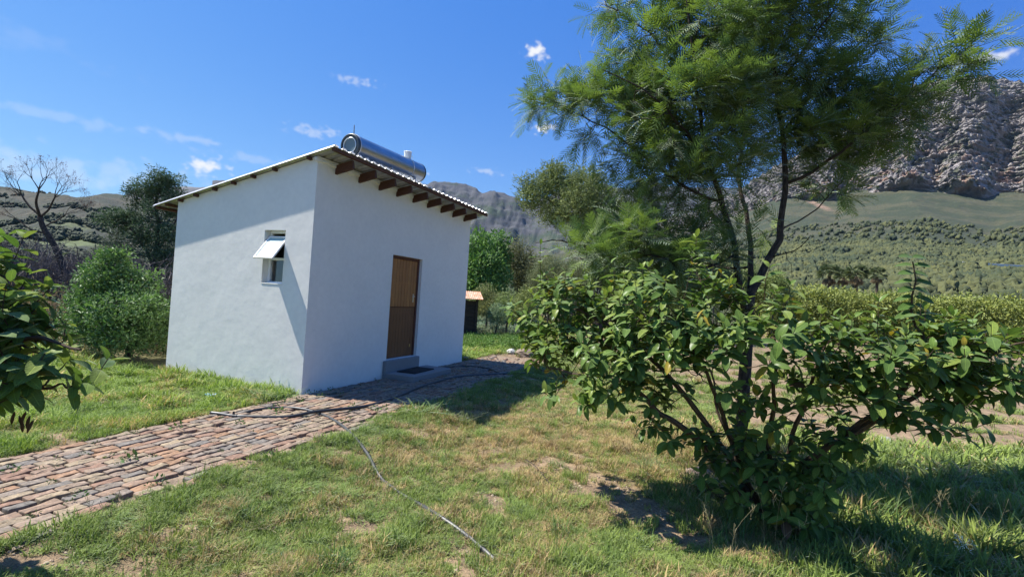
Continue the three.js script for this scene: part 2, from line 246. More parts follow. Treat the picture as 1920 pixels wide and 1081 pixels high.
// centre: distant range with green lower slopes
const crestC = profile([[300, 345], [420, 338], [560, 330], [700, 325], [780, 344], [800, 345], [815, 338], [862, 342], [890, 350], [904, 363], [920, 358], [942, 362], [962, 368], [992, 381], [1020, 372], [1060, 352], [1100, 346], [1130, 341], [1152, 351], [1180, 354], [1220, 338], [1250, 347], [1300, 352], [1380, 352], [1460, 350], [1600, 360]]);
patch('mountain_range', -32 * D, 36 * D, 420, [...range(130, 0, 1), 1.03, 1.1, 1.25], (a, t) => {
  const tt = Math.min(t, 1), r0 = lerp(1500, 4600, tt), top = crestC(a) * 4600, arc = a * 4000;
  const sh = 0.30 * tt + 0.22 * tt * tt + 0.48 * smooth(0.55, 1, tt);
  let y = top * sh + (95 * ridge3(arc * 0.0016, tt * 1.6, 2.2, 4) + 40 * fbm2(arc * 0.006, tt * 9, 4)) * smooth(0, 0.3, tt) * (1 - smooth(0.86, 1, tt)) + 16 * fbm2(arc * 0.011, 5, 4) * smooth(0.9, 1, tt);
  const strata = y / 60, fr = strata - Math.floor(strata); y += (smooth(0.1, 0.9, fr) - fr) * 22 * smooth(0.6, 0.8, tt);
  if (t > 1) y = top - (t - 1) * 1500;
  return [...rel(a, lerp(r0, r0 + 0, 1) + Math.max(0, t - 1) * 2500, y), fr];
}, (x, y, z, a, t) => { const p = fbm3(x * 0.0016, y * 0.006, z * 0.0016, 5), q = fbm3(x * 0.006, y * 0.02, z * 0.006, 4), rock = smooth(0.58, 0.86, t + 0.35 * p + 0.2 * q), s = smooth(-0.3, 0.3, p + q); const gr = [lerp(0.045, 0.13, s), lerp(0.07, 0.125, s), lerp(0.035, 0.065, s)], rk = [0.072 + 0.06 * q, 0.074 + 0.055 * q, 0.080 + 0.055 * q]; return gr.map((v, i) => lerp(v, rk[i], rock)); }, 'hazy rocky mountain range behind the white cottage', 5);
// left: low hills of the valley side, and one far blue mountain
const crestL = profile([[-900, 330], [-300, 352], [0, 369], [60, 379], [130, 384], [185, 386], [260, 392], [340, 400], [440, 415], [600, 430]]);
function leftY(a, t) { const arc = a * 1500, top = crestL(a) * 2300; return top * (0.20 * t + 0.80 * smooth(0.08, 1, t)) + (26 * fbm2(arc * 0.004, t * 4, 4)) * smooth(0.05, 0.4, t) * (1 - smooth(0.7, 1, t)) + EYE - 3 * (1 - smooth(0, 0.1, t)); }
patch('hill', -85 * D, -10 * D, 300, [...range(110, 0, 1), 1.05, 1.2], (a, t) => { const tt = Math.min(t, 1), r = lerp(170, 2300, Math.pow(tt, 1.3)); return rel(a, r + Math.max(0, t - 1) * 1500, leftY(a, tt) - Math.max(0, t - 1) * 300); },
  (x, y, z, a, t) => { const p = fbm3(x * 0.004, y * 0.01, z * 0.004, 5), q = fbm3(x * 0.02, y * 0.03, z * 0.02, 4), s = smooth(-0.25, 0.25, p + 0.6 * q); let c = [lerp(0.032, 0.066, s), lerp(0.042, 0.062, s), lerp(0.024, 0.038, s)]; const fld = smooth(0.06, 0.12, t) * smooth(0.30, 0.24, t) * smooth(-0.05, 0.1, fbm2(x * 0.006 + 3, z * 0.006, 2)); return c.map((v, i) => lerp(v, [0.11, 0.14, 0.05][i], fld)); }, 'low brown and green valley hills on the left', 3);
const crestF = profile([[-200, 420], [120, 410], [180, 386], [215, 378], [240, 362], [262, 352], [300, 350], [345, 349], [400, 352], [520, 345], [640, 350], [760, 380]]);
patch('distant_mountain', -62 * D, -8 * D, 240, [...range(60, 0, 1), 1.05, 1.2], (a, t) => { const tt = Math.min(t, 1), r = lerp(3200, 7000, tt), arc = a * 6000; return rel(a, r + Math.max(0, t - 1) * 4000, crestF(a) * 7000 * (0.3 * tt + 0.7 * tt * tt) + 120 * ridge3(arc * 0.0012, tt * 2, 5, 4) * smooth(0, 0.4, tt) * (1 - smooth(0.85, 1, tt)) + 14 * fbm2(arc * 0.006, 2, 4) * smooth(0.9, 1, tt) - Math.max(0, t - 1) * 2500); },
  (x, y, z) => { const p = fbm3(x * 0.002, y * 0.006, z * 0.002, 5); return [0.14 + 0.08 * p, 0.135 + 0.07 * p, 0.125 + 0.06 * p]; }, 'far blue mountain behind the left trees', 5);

// ---------------------------------------------------------------- brick path
const brickMap = dataTex(512, 512, (u, v) => { const a = tfbm(u, v, 8, 5, 2), b = tfbm(u, v, 40, 3, 6), c = tn(u, v, 30, 9); let k = 0.82 + 0.30 * a + 0.22 * b; const d = smooth(0.35, 0.55, c) * 0.5; return [lerp(k, 0.95, d), lerp(k * 0.99, 0.88, d), lerp(k * 0.98, 0.78, d)]; });
const brickBump = dataTex(512, 512, (u, v) => 0.5 + 0.5 * tfbm(u, v, 14, 5, 5), false);
const brickCols = [[0.33, 0.233, 0.167], [0.31, 0.194, 0.136], [0.32, 0.247, 0.189], [0.272, 0.228, 0.185], [0.359, 0.223, 0.136], [0.388, 0.31, 0.207], [0.349, 0.267, 0.198], [0.223, 0.204, 0.18], [0.339, 0.272, 0.189]];
const brickMats = brickCols.map((c) => std(c, { map: brickMap, bumpMap: brickBump, bumpScale: 0.006, roughness: 0.95 }));
{
  const sand = (() => { const mb = new MB(), nu = 240, nw = 30; let prev; for (let i = 0; i <= nu; i++) { const u = lerp(-12, 7.1, i / nu), row = []; for (let j = 0; j <= nw; j++) { const w = lerp(0.06, -PATHW - 0.14, j / nw), p = H2W(u, 0, w); row.push(mb.v(p.x, gy(p.x, p.z) - 0.019 + 0.008 * n2(p.x * 4, p.z * 4) + 0.006 * n2(p.x * 13, p.z * 13), p.z, p.x / 1.1, p.z / 1.1)); } if (prev) for (let j = 0; j < nw; j++) mb.q(prev[j], row[j], row[j + 1], prev[j + 1]); prev = row; } return mb.geo(); })();
  const path = structure('path', sand, std([0.33, 0.255, 0.185], { map: soilMap, bumpMap: soilBump, bumpScale: 0.01, roughness: 1 }), 'path of worn red paving bricks along the cottage');
  const r = rng(31), variants = [];
  for (let k = 0; k < 14; k++) {
    const mb = new MB(), N = 10, hx = 0.5, hz = 0.5, ring = (inset, y, jit) => { const o = []; for (let i = 0; i < N; i++) { const base = [[-1, -0.86], [-0.9, -1], [0.0, -1], [0.9, -1], [1, -0.86], [1, 0.86], [0.9, 1], [0, 1], [-0.9, 1], [-1, 0.86]][i]; const jx = J[i][0], jz = J[i][1]; o.push(mb.v((base[0] * (1 - inset[0]) + jx) * hx, y + J[i][2] * jit, (base[1] * (1 - inset[1]) + jz) * hz, base[0] * 0.14 + k * 0.31, base[1] * 0.07 + k * 0.17)); } return o; };
    const J = Array.from({ length: N }, () => [(r() - 0.5) * 0.13, (r() - 0.5) * 0.24, (r() - 0.5) * 0.012]);
    const a = ring([0, 0], -0.05, 0), b = ring([0, 0], 0.004, 1), c = ring([0.025, 0.05], 0.0125, 1), d = ring([0.35, 0.40], 0.0145, 1.3), m = mb.v(0, 0.0145 + (r() - 0.5) * 0.006, 0, k * 0.31, k * 0.17);
    for (let i = 0; i < N; i++) { const j = (i + 1) % N; mb.q(a[j], a[i], b[i], b[j]); mb.q(b[j], b[i], c[i], c[j]); mb.q(c[j], c[i], d[i], d[j]); mb.t(d[j], d[i], m); }
    variants.push(mb.geo());
  }
  const list = [];
  let w = -0.06;
  while (w > -PATHW) {
    const bw = 0.092 + 0.026 * r(); let u = -8.2 - r() * 0.2;
    while (u < 7) { const bl = 0.155 + 0.08 * r() + (r() < 0.12 ? -0.07 : 0), uc = u + bl / 2, wc = w - bw / 2 + 0.018 * n2(u * 0.8, w * 2); const skip = (wc < -PATHW + 0.18 && r() < 0.3) || r() < 0.012 || (uc > 5.2 && r() < smooth(5.2, 7, uc)); if (!skip) list.push({ u: uc, w: wc, l: bl - 0.016, b: bw - 0.015, v: r(), m: r(), t: (r() - 0.5) * 0.09, y: (r() - 0.5) * 0.011, tx: (r() - 0.5) * 0.05, tz: (r() - 0.5) * 0.03, f: r() < 0.5 }); u += bl; }
    w -= bw;
  }
  const inv = camera.matrixWorldInverse, tmp = V3();
  for (const b of list) { const p = H2W(b.u, gy(H2W(b.u, 0, b.w).x, H2W(b.u, 0, b.w).z) + b.y, b.w); b.p = p; tmp.copy(p).applyMatrix4(inv); const sx = CX + F * tmp.x / -tmp.z, sy = CY - F * tmp.y / -tmp.z; b.seen = tmp.z < -1 && sx > -25 && sx < 1945 && sy < 1100 ? -tmp.z : 1e6 + b.u; }
  list.sort((a, b) => a.seen - b.seen);
  const M = new THREE.Matrix4(), Q = new THREE.Quaternion(), E = new THREE.Euler(), rest = brickMats.map(() => []);
  list.forEach((b, i) => {
    const near = clamp(b.seen / 10), mi = Math.min(8, Math.floor(Math.pow(b.m, 1.25) * 9)), g = variants[Math.floor(b.v * 14)];
    E.set(b.tx, TURN + b.t + (b.f ? Math.PI : 0), b.tz); Q.setFromEuler(E);
    if (i < 300) { const m = mesh('brick', g, brickMats[mi], path); m.position.copy(b.p); m.quaternion.copy(Q); m.scale.set(b.l, 1, b.b); }
    else { M.compose(b.p, Q, V3(b.l, 1, b.b)); rest[mi].push(g.clone().applyMatrix4(M)); }
  });
  rest.forEach((l, mi) => { if (!l.length) return; const m = mesh('paving_bricks', mergeGeometries(l), brickMats[mi], path); m.userData.kind = 'stuff'; });
}
// ---------------------------------------------------------------- cottage
const plasterMap = dataTex(1024, 1024, (u, v) => { const a = tfbm(u, v, 5, 4), b = tfbm(u, v, 30, 4, 3), s = smooth(0.25, 0.6, tfbm(u, v, 9, 4, 8)); const k = 0.95 + 0.025 * a + 0.025 * b - 0.02 * s; return [k, k * 0.998, k * 0.985]; }, true, [0.4, 0.4]);
const plasterBump = dataTex(1024, 1024, (u, v) => { const st = tfbm(u * 1, v * 1, 7, 3, 5), f = tfbm(u, v, 120, 3, 1), m = tfbm(u, v, 26, 3, 6); return 0.5 + 0.5 * st + 0.14 * m + 0.05 * f; }, false, [0.4, 0.4]);
const plaster = std([0.85, 0.84, 0.80], { map: plasterMap, bumpMap: plasterBump, bumpScale: 0.0055, roughness: 0.92 });
const woodMap = (s) => dataTex(256, 512, (u, v) => { const g = tn(u, v * 0.25, 26, s) * 0.5 + tn(u, v * 0.12, 70, s + 3) * 0.4, k = 0.78 + 0.22 * g + 0.14 * tfbm(u, v, 5, 3, s); return [k, k * 0.97, k * 0.93]; });
const woodA = woodMap(3), woodB = woodMap(8);
const rafterWood = std([0.145, 0.062, 0.036], { map: rep(woodA, 3, 1), roughness: 0.8 });
const plankMats = [[0.56, 0.25, 0.066], [0.60, 0.27, 0.072], [0.51, 0.22, 0.058]].map((c, i) => std(c, { map: rep(i % 2 ? woodA : woodB, 4, 0.8), roughness: 0.55 }));
const plankLow = [[0.27, 0.110, 0.036], [0.285, 0.117, 0.038], [0.255, 0.102, 0.034]].map((c, i) => std(c, { map: rep(i % 2 ? woodB : woodA, 4, 0.8), roughness: 0.6 }));
const frameWood = std([0.15, 0.045, 0.028], { map: rep(woodA, 3, 1), roughness: 0.6 });
const galvMap = dataTex(512, 512, (u, v) => { const k = 0.84 + 0.12 * tfbm(u, v, 22, 3) + 0.1 * tfbm(u, v, 4, 3, 5); return [k, k, k * 1.01]; });
const galv = std([0.62, 0.63, 0.64], { map: galvMap, metalness: 0.55, roughness: 0.42 });
const alu = std([0.80, 0.81, 0.80], { roughness: 0.4 });
const concrete = std([0.25, 0.25, 0.25], { map: plasterMap, bumpMap: plasterBump, bumpScale: 0.006, roughness: 0.9 });
const black = std([0.02, 0.02, 0.022], { roughness: 0.5 });
const cottage = thing('cottage', 'small white plastered cottage with sloping metal roof and brown wooden door', 'house', HO, TURN);
const roofY = (w) => 3.545 - SL * w, SLA = Math.atan(SL);
const DOOR = [2.03, 3.05, 0.32, 2.285], WIN = [0.526, 0.953, 1.5975, 2.4258];
{
  const rectHole = (a, b, c, d) => { const p = new THREE.Path(); p.moveTo(a, c); p.lineTo(a, d); p.lineTo(b, d); p.lineTo(b, c); p.closePath(); return p; };
  const topIt = (g) => { const p = g.attributes.position; for (let i = 0; i < p.count; i++) if (p.getY(i) > 2.6) p.setY(i, roofY(-p.getZ(i)) - 0.006); g.computeVertexNormals(); return g; };
  const shape = (pts, hole) => { const s = new THREE.Shape(pts.map(([x, y]) => new THREE.Vector2(x, y))); if (hole) s.holes.push(rectHole(...hole)); return s; };
  const ex = (s) => new THREE.ExtrudeGeometry(s, { depth: 0.2, bevelEnabled: false });
  const side = (g, x) => g.applyMatrix4(new THREE.Matrix4().set(0, 0, 1, x, 0, 1, 0, 0, -1, 0, 0, 0, 0, 0, 0, 1));
  const low = -0.12;
  mesh('side_wall', topIt(side(ex(shape([[0, low], [WID, low], [WID, 2.9], [0, 3.5]], [WIN[0], WIN[1], WIN[2], WIN[3]])), 0)), plaster, cottage);
  mesh('side_wall', topIt(side(ex(shape([[0, low], [WID, low], [WID, 2.9], [0, 3.5]])), LEN - 0.2)), plaster, cottage);
  mesh('front_wall', topIt(ex(shape([[0.2, low], [LEN - 0.2, low], [LEN - 0.2, 3.5], [0.2, 3.5]], DOOR)).translate(0, 0, -0.2)), plaster, cottage);
  mesh('back_wall', topIt(ex(shape([[0.2, low], [LEN - 0.2, low], [LEN - 0.2, 2.8], [0.2, 2.8]])).translate(0, 0, -WID)), plaster, cottage);
  mesh('inner_floor', cbox(0.2, LEN - 0.2, 0.1, 0.3, -WID + 0.2, -0.2), concrete, cottage);
  // roof: profiled sheets with trapezoid ribs
  const prof = [], x0 = -0.10, x1 = LEN + 0.2, pitch = 0.1745;
  for (let x = x0; x < x1 - 0.05; x += pitch) prof.push([x, 0.004], [x + 0.022, 0.034], [x + 0.056, 0.034], [x + 0.078, 0.004], [x + 0.12, 0.004], [x + 0.126, 0.007], [x + 0.132, 0.004]);
  prof.push([x1, 0.004]);
  const wf = -0.376, wb = 3.487, sheet = new MB(), n = prof.length;
  for (const [dy, flip] of [[0.002, 0], [0, 1]]) { const rows = [wf, 0.6, 1.6, 2.6, wb].map((w) => prof.map(([x, y]) => sheet.v(x, roofY(w) + y + dy, -w, x, w))); for (let k = 0; k < rows.length - 1; k++) for (let i = 0; i < n - 1; i++) flip ? sheet.q(rows[k][i], rows[k][i + 1], rows[k + 1][i + 1], rows[k + 1][i]) : sheet.q(rows[k][i + 1], rows[k][i], rows[k + 1][i], rows[k + 1][i + 1]); if (!flip) sheet.top = rows; else for (const e of [0, rows.length - 1]) for (let i = 0; i < n - 1; i++) sheet.q(sheet.top[e][i], sheet.top[e][i + 1], rows[e][i + 1], rows[e][i]); }
  const roof = mesh('roof', sheet.geo(true), galv, cottage);
  // pale foam closers that fill the rib ends at the front edge
  const foam = leafMat([0.92, 0.92, 0.9], { transmission: 0.55 });
  { let k = 0; for (let x = x0; x < x1 - 0.1; x += pitch, k++) { const mb = new MB(), z0 = -wf + 0.001, y = roofY(wf) + 0.002, s = 0.9 + 0.2 * R0(), a = mb.v(x + 0.006, y + 0.006, z0 + 0.030), b = mb.v(x + 0.074, y + 0.006, z0 + 0.030), c = mb.v(x + 0.058, y + 0.036 * s, z0 + 0.006), d = mb.v(x + 0.02, y + 0.036 * s, z0 + 0.006), e = mb.v(x + 0.006, y + 0.004, z0 + 0.002), f = mb.v(x + 0.074, y + 0.004, z0 + 0.002); mb.q(a, b, c, d); mb.q(e, f, b, a); mesh('rib_end', mb.geo(true), foam, roof); } }
  for (let k = 0; k < 9; k++) { const u = 0.395 + k * 0.543, len = (3.38 + 0.31) / Math.cos(SLA), m = mesh('rafter', cbox(-0.025, 0.025, -0.135, 0, -len, 0, 0.003), rafterWood, cottage); m.position.set(u + (R0() - 0.5) * 0.02, roofY(-0.31) - 0.047, 0.31 + (R0() - 0.5) * 0.02); m.rotation.x = -SLA; }
  for (const w of [-0.335, 0.13, 0.80, 1.24, 1.66, 2.08, 2.51, 2.88, 3.20, 3.43]) { const m = mesh('purlin', cbox(x0 + 0.02, x1 - 0.02, -0.045, 0, -0.02, 0.02, 0.002), rafterWood, cottage); m.position.set(0, roofY(w) + 0.001, -w); m.rotation.x = -SLA; }
  // mortar left rough where the wall meets the sheets
  { const mb = new MB(); for (let k = 0; k < 60; k++) { const x = lerp(0.02, LEN - 0.02, k / 59), s = 0.02 + 0.03 * R0(), y = 3.475 + 0.02 * R0(); for (let j = 0; j < 1; j++) { const g = new THREE.IcosahedronGeometry(s, 1), p = g.attributes.position, b0 = mb.p.length / 3; for (let i = 0; i < p.count; i++) { const q = V3(p.getX(i) * 2, p.getY(i), p.getZ(i) * 0.6); q.multiplyScalar(1 + 0.25 * n3(q.x * 40, q.y * 40, q.z * 40 + k)); mb.v(x + q.x, y + q.y, q.z, q.x, q.y); } for (let i = 0; i < p.count; i++) mb.i.push(b0 + i); } } mesh('mortar_fill', mb.geo(), plaster, cottage); }
  // door
  const door = new THREE.Group(); door.name = 'door'; cottage.add(door);
  const [d0, d1, dy0, dy1] = DOOR, z = -0.075;
  for (const [a, b, c, d] of [[d0, d0 + 0.05, dy0, dy1], [d1 - 0.05, d1, dy0, dy1], [d0 + 0.05, d1 - 0.05, dy1 - 0.05, dy1]]) mesh('door_frame', cbox(a, b, c, d, z - 0.07, z + 0.012, 0.004), frameWood, door);
  const n1 = 9, pw = (d1 - d0 - 0.108) / n1;
  for (let k = 0; k < n1; k++) { const a = d0 + 0.054 + k * pw; mesh('plank', cbox(a + 0.0012, a + pw - 0.0012, 1.306, dy1 - 0.054, z - 0.035, z - 0.002 * R0(), 0.006), plankMats[Math.floor(R0() * 3)], door); mesh('plank', cbox(a + 0.0012, a + pw - 0.0012, dy0 + 0.006, 1.294, z - 0.037, z - 0.004 - 0.001 * R0(), 0.003), plankLow[Math.floor(R0() * 3)], door); }
  mesh('door_backing', cbox(d0 + 0.054, d1 - 0.054, dy0 + 0.01, dy1 - 0.06, z - 0.06, z - 0.04, 0.002), frameWood, door);
  mesh('weather_bar', cbox(d0 + 0.054, d1 - 0.054, 1.296, 1.304, z - 0.036, z + 0.002, 0.001), frameWood, door);
  const steel = std([0.5, 0.48, 0.44], { metalness: 0.9, roughness: 0.35 });
  mesh('handle_plate', cbox(2.885, 2.925, 1.40, 1.57, z - 0.001, z + 0.006, 0.003), steel, door);
  { const mb = new MB(); tube(mb, [V3(2.905, 1.52, z), V3(2.905, 1.52, z + 0.045), V3(2.895, 1.52, z + 0.05), V3(2.80, 1.515, z + 0.05)], 0.009, 0.008, 8); mesh('handle', mb.geo(), steel, door); }
  mesh('bolt', cbox(2.86, 2.90, 0.50, 0.56, z - 0.004, z + 0.012, 0.004), std([0.5, 0.36, 0.16], { metalness: 0.8, roughness: 0.4 }), door);
  mesh('door_step', cbox(1.93, 3.07, -0.05, 0.315, 0.0025, 0.075, 0.012), concrete, cottage);
  mesh('door_slab', cbox(1.925, 3.32, -0.05, 0.105, 0.0775, 0.68, 0.012), concrete, cottage);
  // window with its top sash pushed open
  const win = new THREE.Group(); win.name = 'window'; cottage.add(win);
  const [w0, w1, y0, y1] = WIN, fx = 0.11, fb = (a, b, c, d, x = fx, t = 0.045, nm = 'window_frame') => mesh(nm, cbox(x, x + t, c, d, -b, -a, 0.003), alu, win);
  fb(w0, w0 + 0.035, y0, y1); fb(w1 - 0.035, w1, y0, y1); fb(w0 + 0.035, w1 - 0.035, y0, y0 + 0.04); fb(w0 + 0.035, w1 - 0.035, y1 - 0.04, y1); fb(w0 + 0.035, w1 - 0.035, 1.97, 2.01);
  mesh('window_sill', cbox(-0.006, fx, y0 - 0.002, y0 + 0.012, -w1 + 0.002, -w0 - 0.002, 0.003), plaster, win);
  const glass = new THREE.MeshPhysicalMaterial({ color: 0xffffff, transmission: 1, thickness: 0, roughness: 0.02, ior: 1.5 });
  mesh('pane', cbox(fx + 0.02, fx + 0.025, y0 + 0.04, 1.97, -w1 + 0.035, -w0 - 0.035, 0.0005), glass, win);
  const sash = new THREE.Group(); sash.name = 'sash'; win.add(sash); sash.position.set(0.085, 2.335, -(w0 + w1) / 2); sash.rotation.z = -0.66;
  const sl = 0.455, hw = (w1 - w0) / 2 - 0.02, sb = (a, b, c, d) => mesh('sash_bar', cbox(-0.012, 0.014, c, d, a, b, 0.003), alu, sash);
  sb(-hw, -hw + 0.03, -sl, 0); sb(hw - 0.03, hw, -sl, 0); sb(-hw + 0.03, hw - 0.03, -0.03, 0); sb(-hw + 0.03, hw - 0.03, -sl, -sl + 0.03);
  const obscure = new THREE.MeshPhysicalMaterial({ color: new THREE.Color().setRGB(0.50, 0.68, 0.66), transmission: 0.35, thickness: 0, roughness: 0.5 });
  mesh('pane', cbox(-0.003, 0.003, -sl + 0.03, -0.03, -hw + 0.03, hw - 0.03, 0.0005), obscure, sash);
}
// doormat
{ const g = cbox(-0.38, 0.38, 0, 0.016, -0.19, 0.19, 0.006), m = mesh('doormat', g, std([0.018, 0.017, 0.018], { map: rep(soilMap, 6, 6), bumpMap: soilBump, bumpScale: 0.004 })); m.position.copy(H2W(2.54, 0.107, -0.34)); m.rotation.y = TURN + 0.05; tag(m, 'black rubber doormat on the concrete slab at the door', 'doormat'); }
// solar geyser on the roof
{
  const w = 0.12, ua = 0.80, ub = 2.86, r = 0.193, yc = 3.955, t = thing('geyser_tank', 'shiny metal solar geyser tank lying on the cottage roof', 'water tank', H2W(ua, yc, w), TURN);
  t.rotation.order = 'YXZ'; t.rotation.z = 0.035;
  const L = ub - ua, lathe = (pts, n = 40) => { const g = new THREE.LatheGeometry(pts.map(([a, b]) => new THREE.Vector2(a, b)), n); return g.applyMatrix4(new THREE.Matrix4().makeRotationZ(-Math.PI / 2)); };
  const shell = std([0.50, 0.56, 0.60], { metalness: 0.9, roughness: 0.30, map: galvMap }), rim = std([0.035, 0.05, 0.06], { roughness: 0.4 }), capM = std([0.10, 0.15, 0.17], { roughness: 0.35 }), white = std([0.8, 0.8, 0.78], { roughness: 0.5 });
  mesh('tank_shell', lathe([[r - 0.002, 0.03], [r, 0.032], [r, L - 0.032], [r - 0.002, L - 0.03]]), shell, t);
  for (const s of [0, 1]) { const e = (pts) => lathe(pts.map(([a, b]) => [a, s ? L - b : b])); mesh('end_rim', e([[r - 0.035, -0.002], [r - 0.02, -0.012], [r - 0.004, -0.004], [r + 0.004, 0.012], [r + 0.004, 0.045], [r + 0.0005, 0.047]]), rim, t); mesh('end_cap', e([[0, 0.006], [r - 0.08, 0.006], [r - 0.078, -0.004]]), capM, t); mesh('end_ring', e([[r - 0.078, -0.002], [r - 0.074, -0.010], [r - 0.066, -0.010], [r - 0.062, -0.001]]), std([0.55, 0.6, 0.62], { metalness: 0.6, roughness: 0.3 }), t); mesh('end_face', e([[r - 0.064, 0.004], [r - 0.034, 0.004]]), rim, t); }
  for (const x of [0.045, 1.62]) { const g = new THREE.TorusGeometry(r + 0.003, 0.005, 6, 40); g.rotateY(Math.PI / 2); const m = mesh('strap', g, white, t); m.position.x = x; }
  { const mb = new MB(); tube(mb, [V3(0.10, 0.10, 0.17), V3(0.10, 0.34, 0.0)].map((q, i) => i ? V3(0.06, 0.345, 0.02) : V3(0.06, r - 0.01, 0.02)), 0.009, 0.008, 8); mesh('vent_pipe', mb.geo(), std([0.3, 0.3, 0.31], { metalness: 0.6, roughness: 0.4 }), t); }
  const cup = lathe([[0, 0], [0.062, 0], [0.066, 0.004], [0.072, 0.128], [0.076, 0.13], [0.076, 0.142], [0, 0.146]], 24).applyMatrix4(new THREE.Matrix4().makeRotationZ(Math.PI / 2)), cm = mesh('valve_cup', cup, white, t); cm.position.set(1.66, r - 0.004, 0);
  { const mb = new MB(); tube(mb, curve([V3(1.60, r + 0.08, 0.02), V3(1.52, r + 0.12, 0.03), V3(1.50, r + 0.09, 0.04), V3(1.60, r + 0.01, 0.06), V3(1.62, 0.1, 0.176), V3(1.61, -0.05, 0.19)], 20), 0.005, 0.005, 6); tube(mb, curve([V3(1.73, r + 0.08, 0.02), V3(1.79, r + 0.06, 0.03), V3(1.80, r - 0.01, 0.03), V3(1.79, r - 0.03, 0.05)], 12), 0.004, 0.004, 6); mesh('cable', mb.geo(), white, t); }
  for (const x of [0.3, 1.0, 1.75]) for (const zz of [-0.12, 0.12]) mesh('stand_leg', cbox(x - 0.02, x + 0.02, -0.45 + (zz > 0 ? 0.03 : -0.03) + x * -0.0, -0.12, zz - 0.02, zz + 0.02, 0.003), galv, t);
}
// ---------------------------------------------------------------- shed, stones, logs and small things
{
  const p = ground(884, 634), t = thing('shed', 'little dark wooden shed with rusty corrugated roof behind the cottage', 'shed', p, TURN - 1.05);
  const dark = [[0.055, 0.040, 0.032], [0.045, 0.034, 0.030], [0.065, 0.046, 0.036]].map((c) => std(c, { map: rep(woodA, 1, 3) })), rust = std([0.52, 0.43, 0.35], { map: dataTex(256, 256, (u, v) => { const s = smooth(-0.1, 0.35, tfbm(u, v, 6, 4, 3)); return [lerp(0.95, 1, s), lerp(0.72, 1, s), lerp(0.6, 1.0, s)]; }), roughness: 0.85 });
  const w = 1.5, d = 1.3, h = 1.42;
  for (const x of [-1.3, 0.12]) for (const z of [0, -d]) mesh('post', cbox(x - 0.05, x + 0.05, -0.05, h + (z ? -0.1 : 0.05), z - 0.05, z + 0.05, 0.01), dark[0], t);
  for (let k = 0; k < 9; k++) { const y = 0.06 + k * 0.15; mesh('board', cbox(-1.25, 0.07, y, y + 0.142, -0.03 - 0.008 * R0(), 0.0, 0.004), dark[k % 3], t); mesh('board', cbox(0.06, 0.09, y, y + 0.142, -d + 0.05, -0.05, 0.004), dark[(k + 1) % 3], t); mesh('board', cbox(-1.25, 0.07, y, y + 0.142, -d, -d + 0.03, 0.004), dark[(k + 2) % 3], t); }
  const mb = new MB(); const N = 190; let pr; for (let i = 0; i <= N; i++) { const x = lerp(-1.5, 0.34, i / N), y = 0.010 * Math.sin(x * 83); const row = [[0.22, h + 0.07], [-d - 0.2, h + 0.36]].flatMap(([z, yy]) => [mb.v(x, yy + y, z, x, z), mb.v(x, yy + y - 0.006, z, x, z)]); if (pr) { mb.q(pr[0], row[0], row[2], pr[2]); mb.q(pr[3], row[3], row[1], pr[1]); mb.q(pr[1], row[1], row[0], pr[0]); } pr = row; }
  mesh('roof', mb.geo(true), rust, t);
}
function rockGeo(seed, sx, sy, sz, rough = 0.28) { const g = new THREE.IcosahedronGeometry(1, 3), p = g.attributes.position; for (let i = 0; i < p.count; i++) { const v = V3(p.getX(i), p.getY(i), p.getZ(i)); const k = 1 + rough * ridge3(v.x * 0.8 + seed, v.y * 0.8, v.z * 0.8, 3) + 0.05 * n3(v.x * 5 + seed, v.y * 5, v.z * 5); v.multiplyScalar(k); if (v.y < -0.45) v.y = -0.45; p.setXYZ(i, v.x * sx, v.y * sy, v.z * sz); } g.computeVertexNormals(); return g; }
const stoneMat = (c) => std(c, { map: rockMap, bumpMap: rockBump, bumpScale: 0.015 });
for (const [px, py, s, c, label] of [[958, 663, [0.13, 0.10, 0.11], [0.72, 0.69, 0.64], 'bright white stone beside the brown boulder'], [984, 668, [0.24, 0.15, 0.17], [0.30, 0.23, 0.17], 'brown boulder at the left edge of the guava shrub'], [1312, 893, [0.14, 0.06, 0.10], [0.36, 0.27, 0.20], 'flat sandy stone at the foot of the guava shrub'], [1662, 830, [0.08, 0.06, 0.07], [0.42, 0.40, 0.36], 'pale round stone in the grass right of the guava shrub']]) { const p = ground(px, py); p.y += s[1] * 0.40; const m = mesh('stone', rockGeo(px, ...s), stoneMat(c)); m.position.copy(p); tag(m, label, 'stone'); }
{ const m = mesh('loose_brick', variantsBrick(), brickMats[1]); m.position.copy(ground(873, 674)); m.position.y += 0.03; m.rotation.y = TURN + 0.4; tag(m, 'loose red brick at the far corner of the cottage', 'brick'); }
function variantsBrick() { return cbox(-0.11, 0.11, -0.03, 0.035, -0.055, 0.055, 0.008); }
const barkMap = dataTex(256, 512, (u, v) => { const k = 0.7 + 0.35 * tn(u, v, 14, 2) + 0.3 * tfbm(u, v, 30, 3, 5); return [k, k * 0.97, k * 0.93]; });
const bark = (c) => std(c, { map: barkMap, bumpMap: barkMap, bumpScale: 0.008 });
for (const [a, b, r, label] of [[[936, 612], [968, 600], 0.16, 'weathered grey log lying behind the white stone'], [[952, 616], [985, 612], 0.12, 'shorter grey log against the weathered log'], [[897, 617], [930, 628], 0.06, 'thin dry branch lying beside the shed']]) { const pa = ground(...a), pb = ground(b[0], a[1] + 4), mb = new MB(), mid = pa.clone().lerp(pb, 0.5); pb.y += 0.05; tube(mb, curve([pa.setY(pa.y + r * 0.9), mid.setY(pa.y + r * 0.5), pb.setY(pb.y + r)], 10), (t) => r * (1 - 0.3 * t) * (1 + 0.12 * Math.sin(t * 19)), 0, 10); tag(mesh('log', mb.geo(), bark([0.20, 0.165, 0.13])), label, 'log'); }
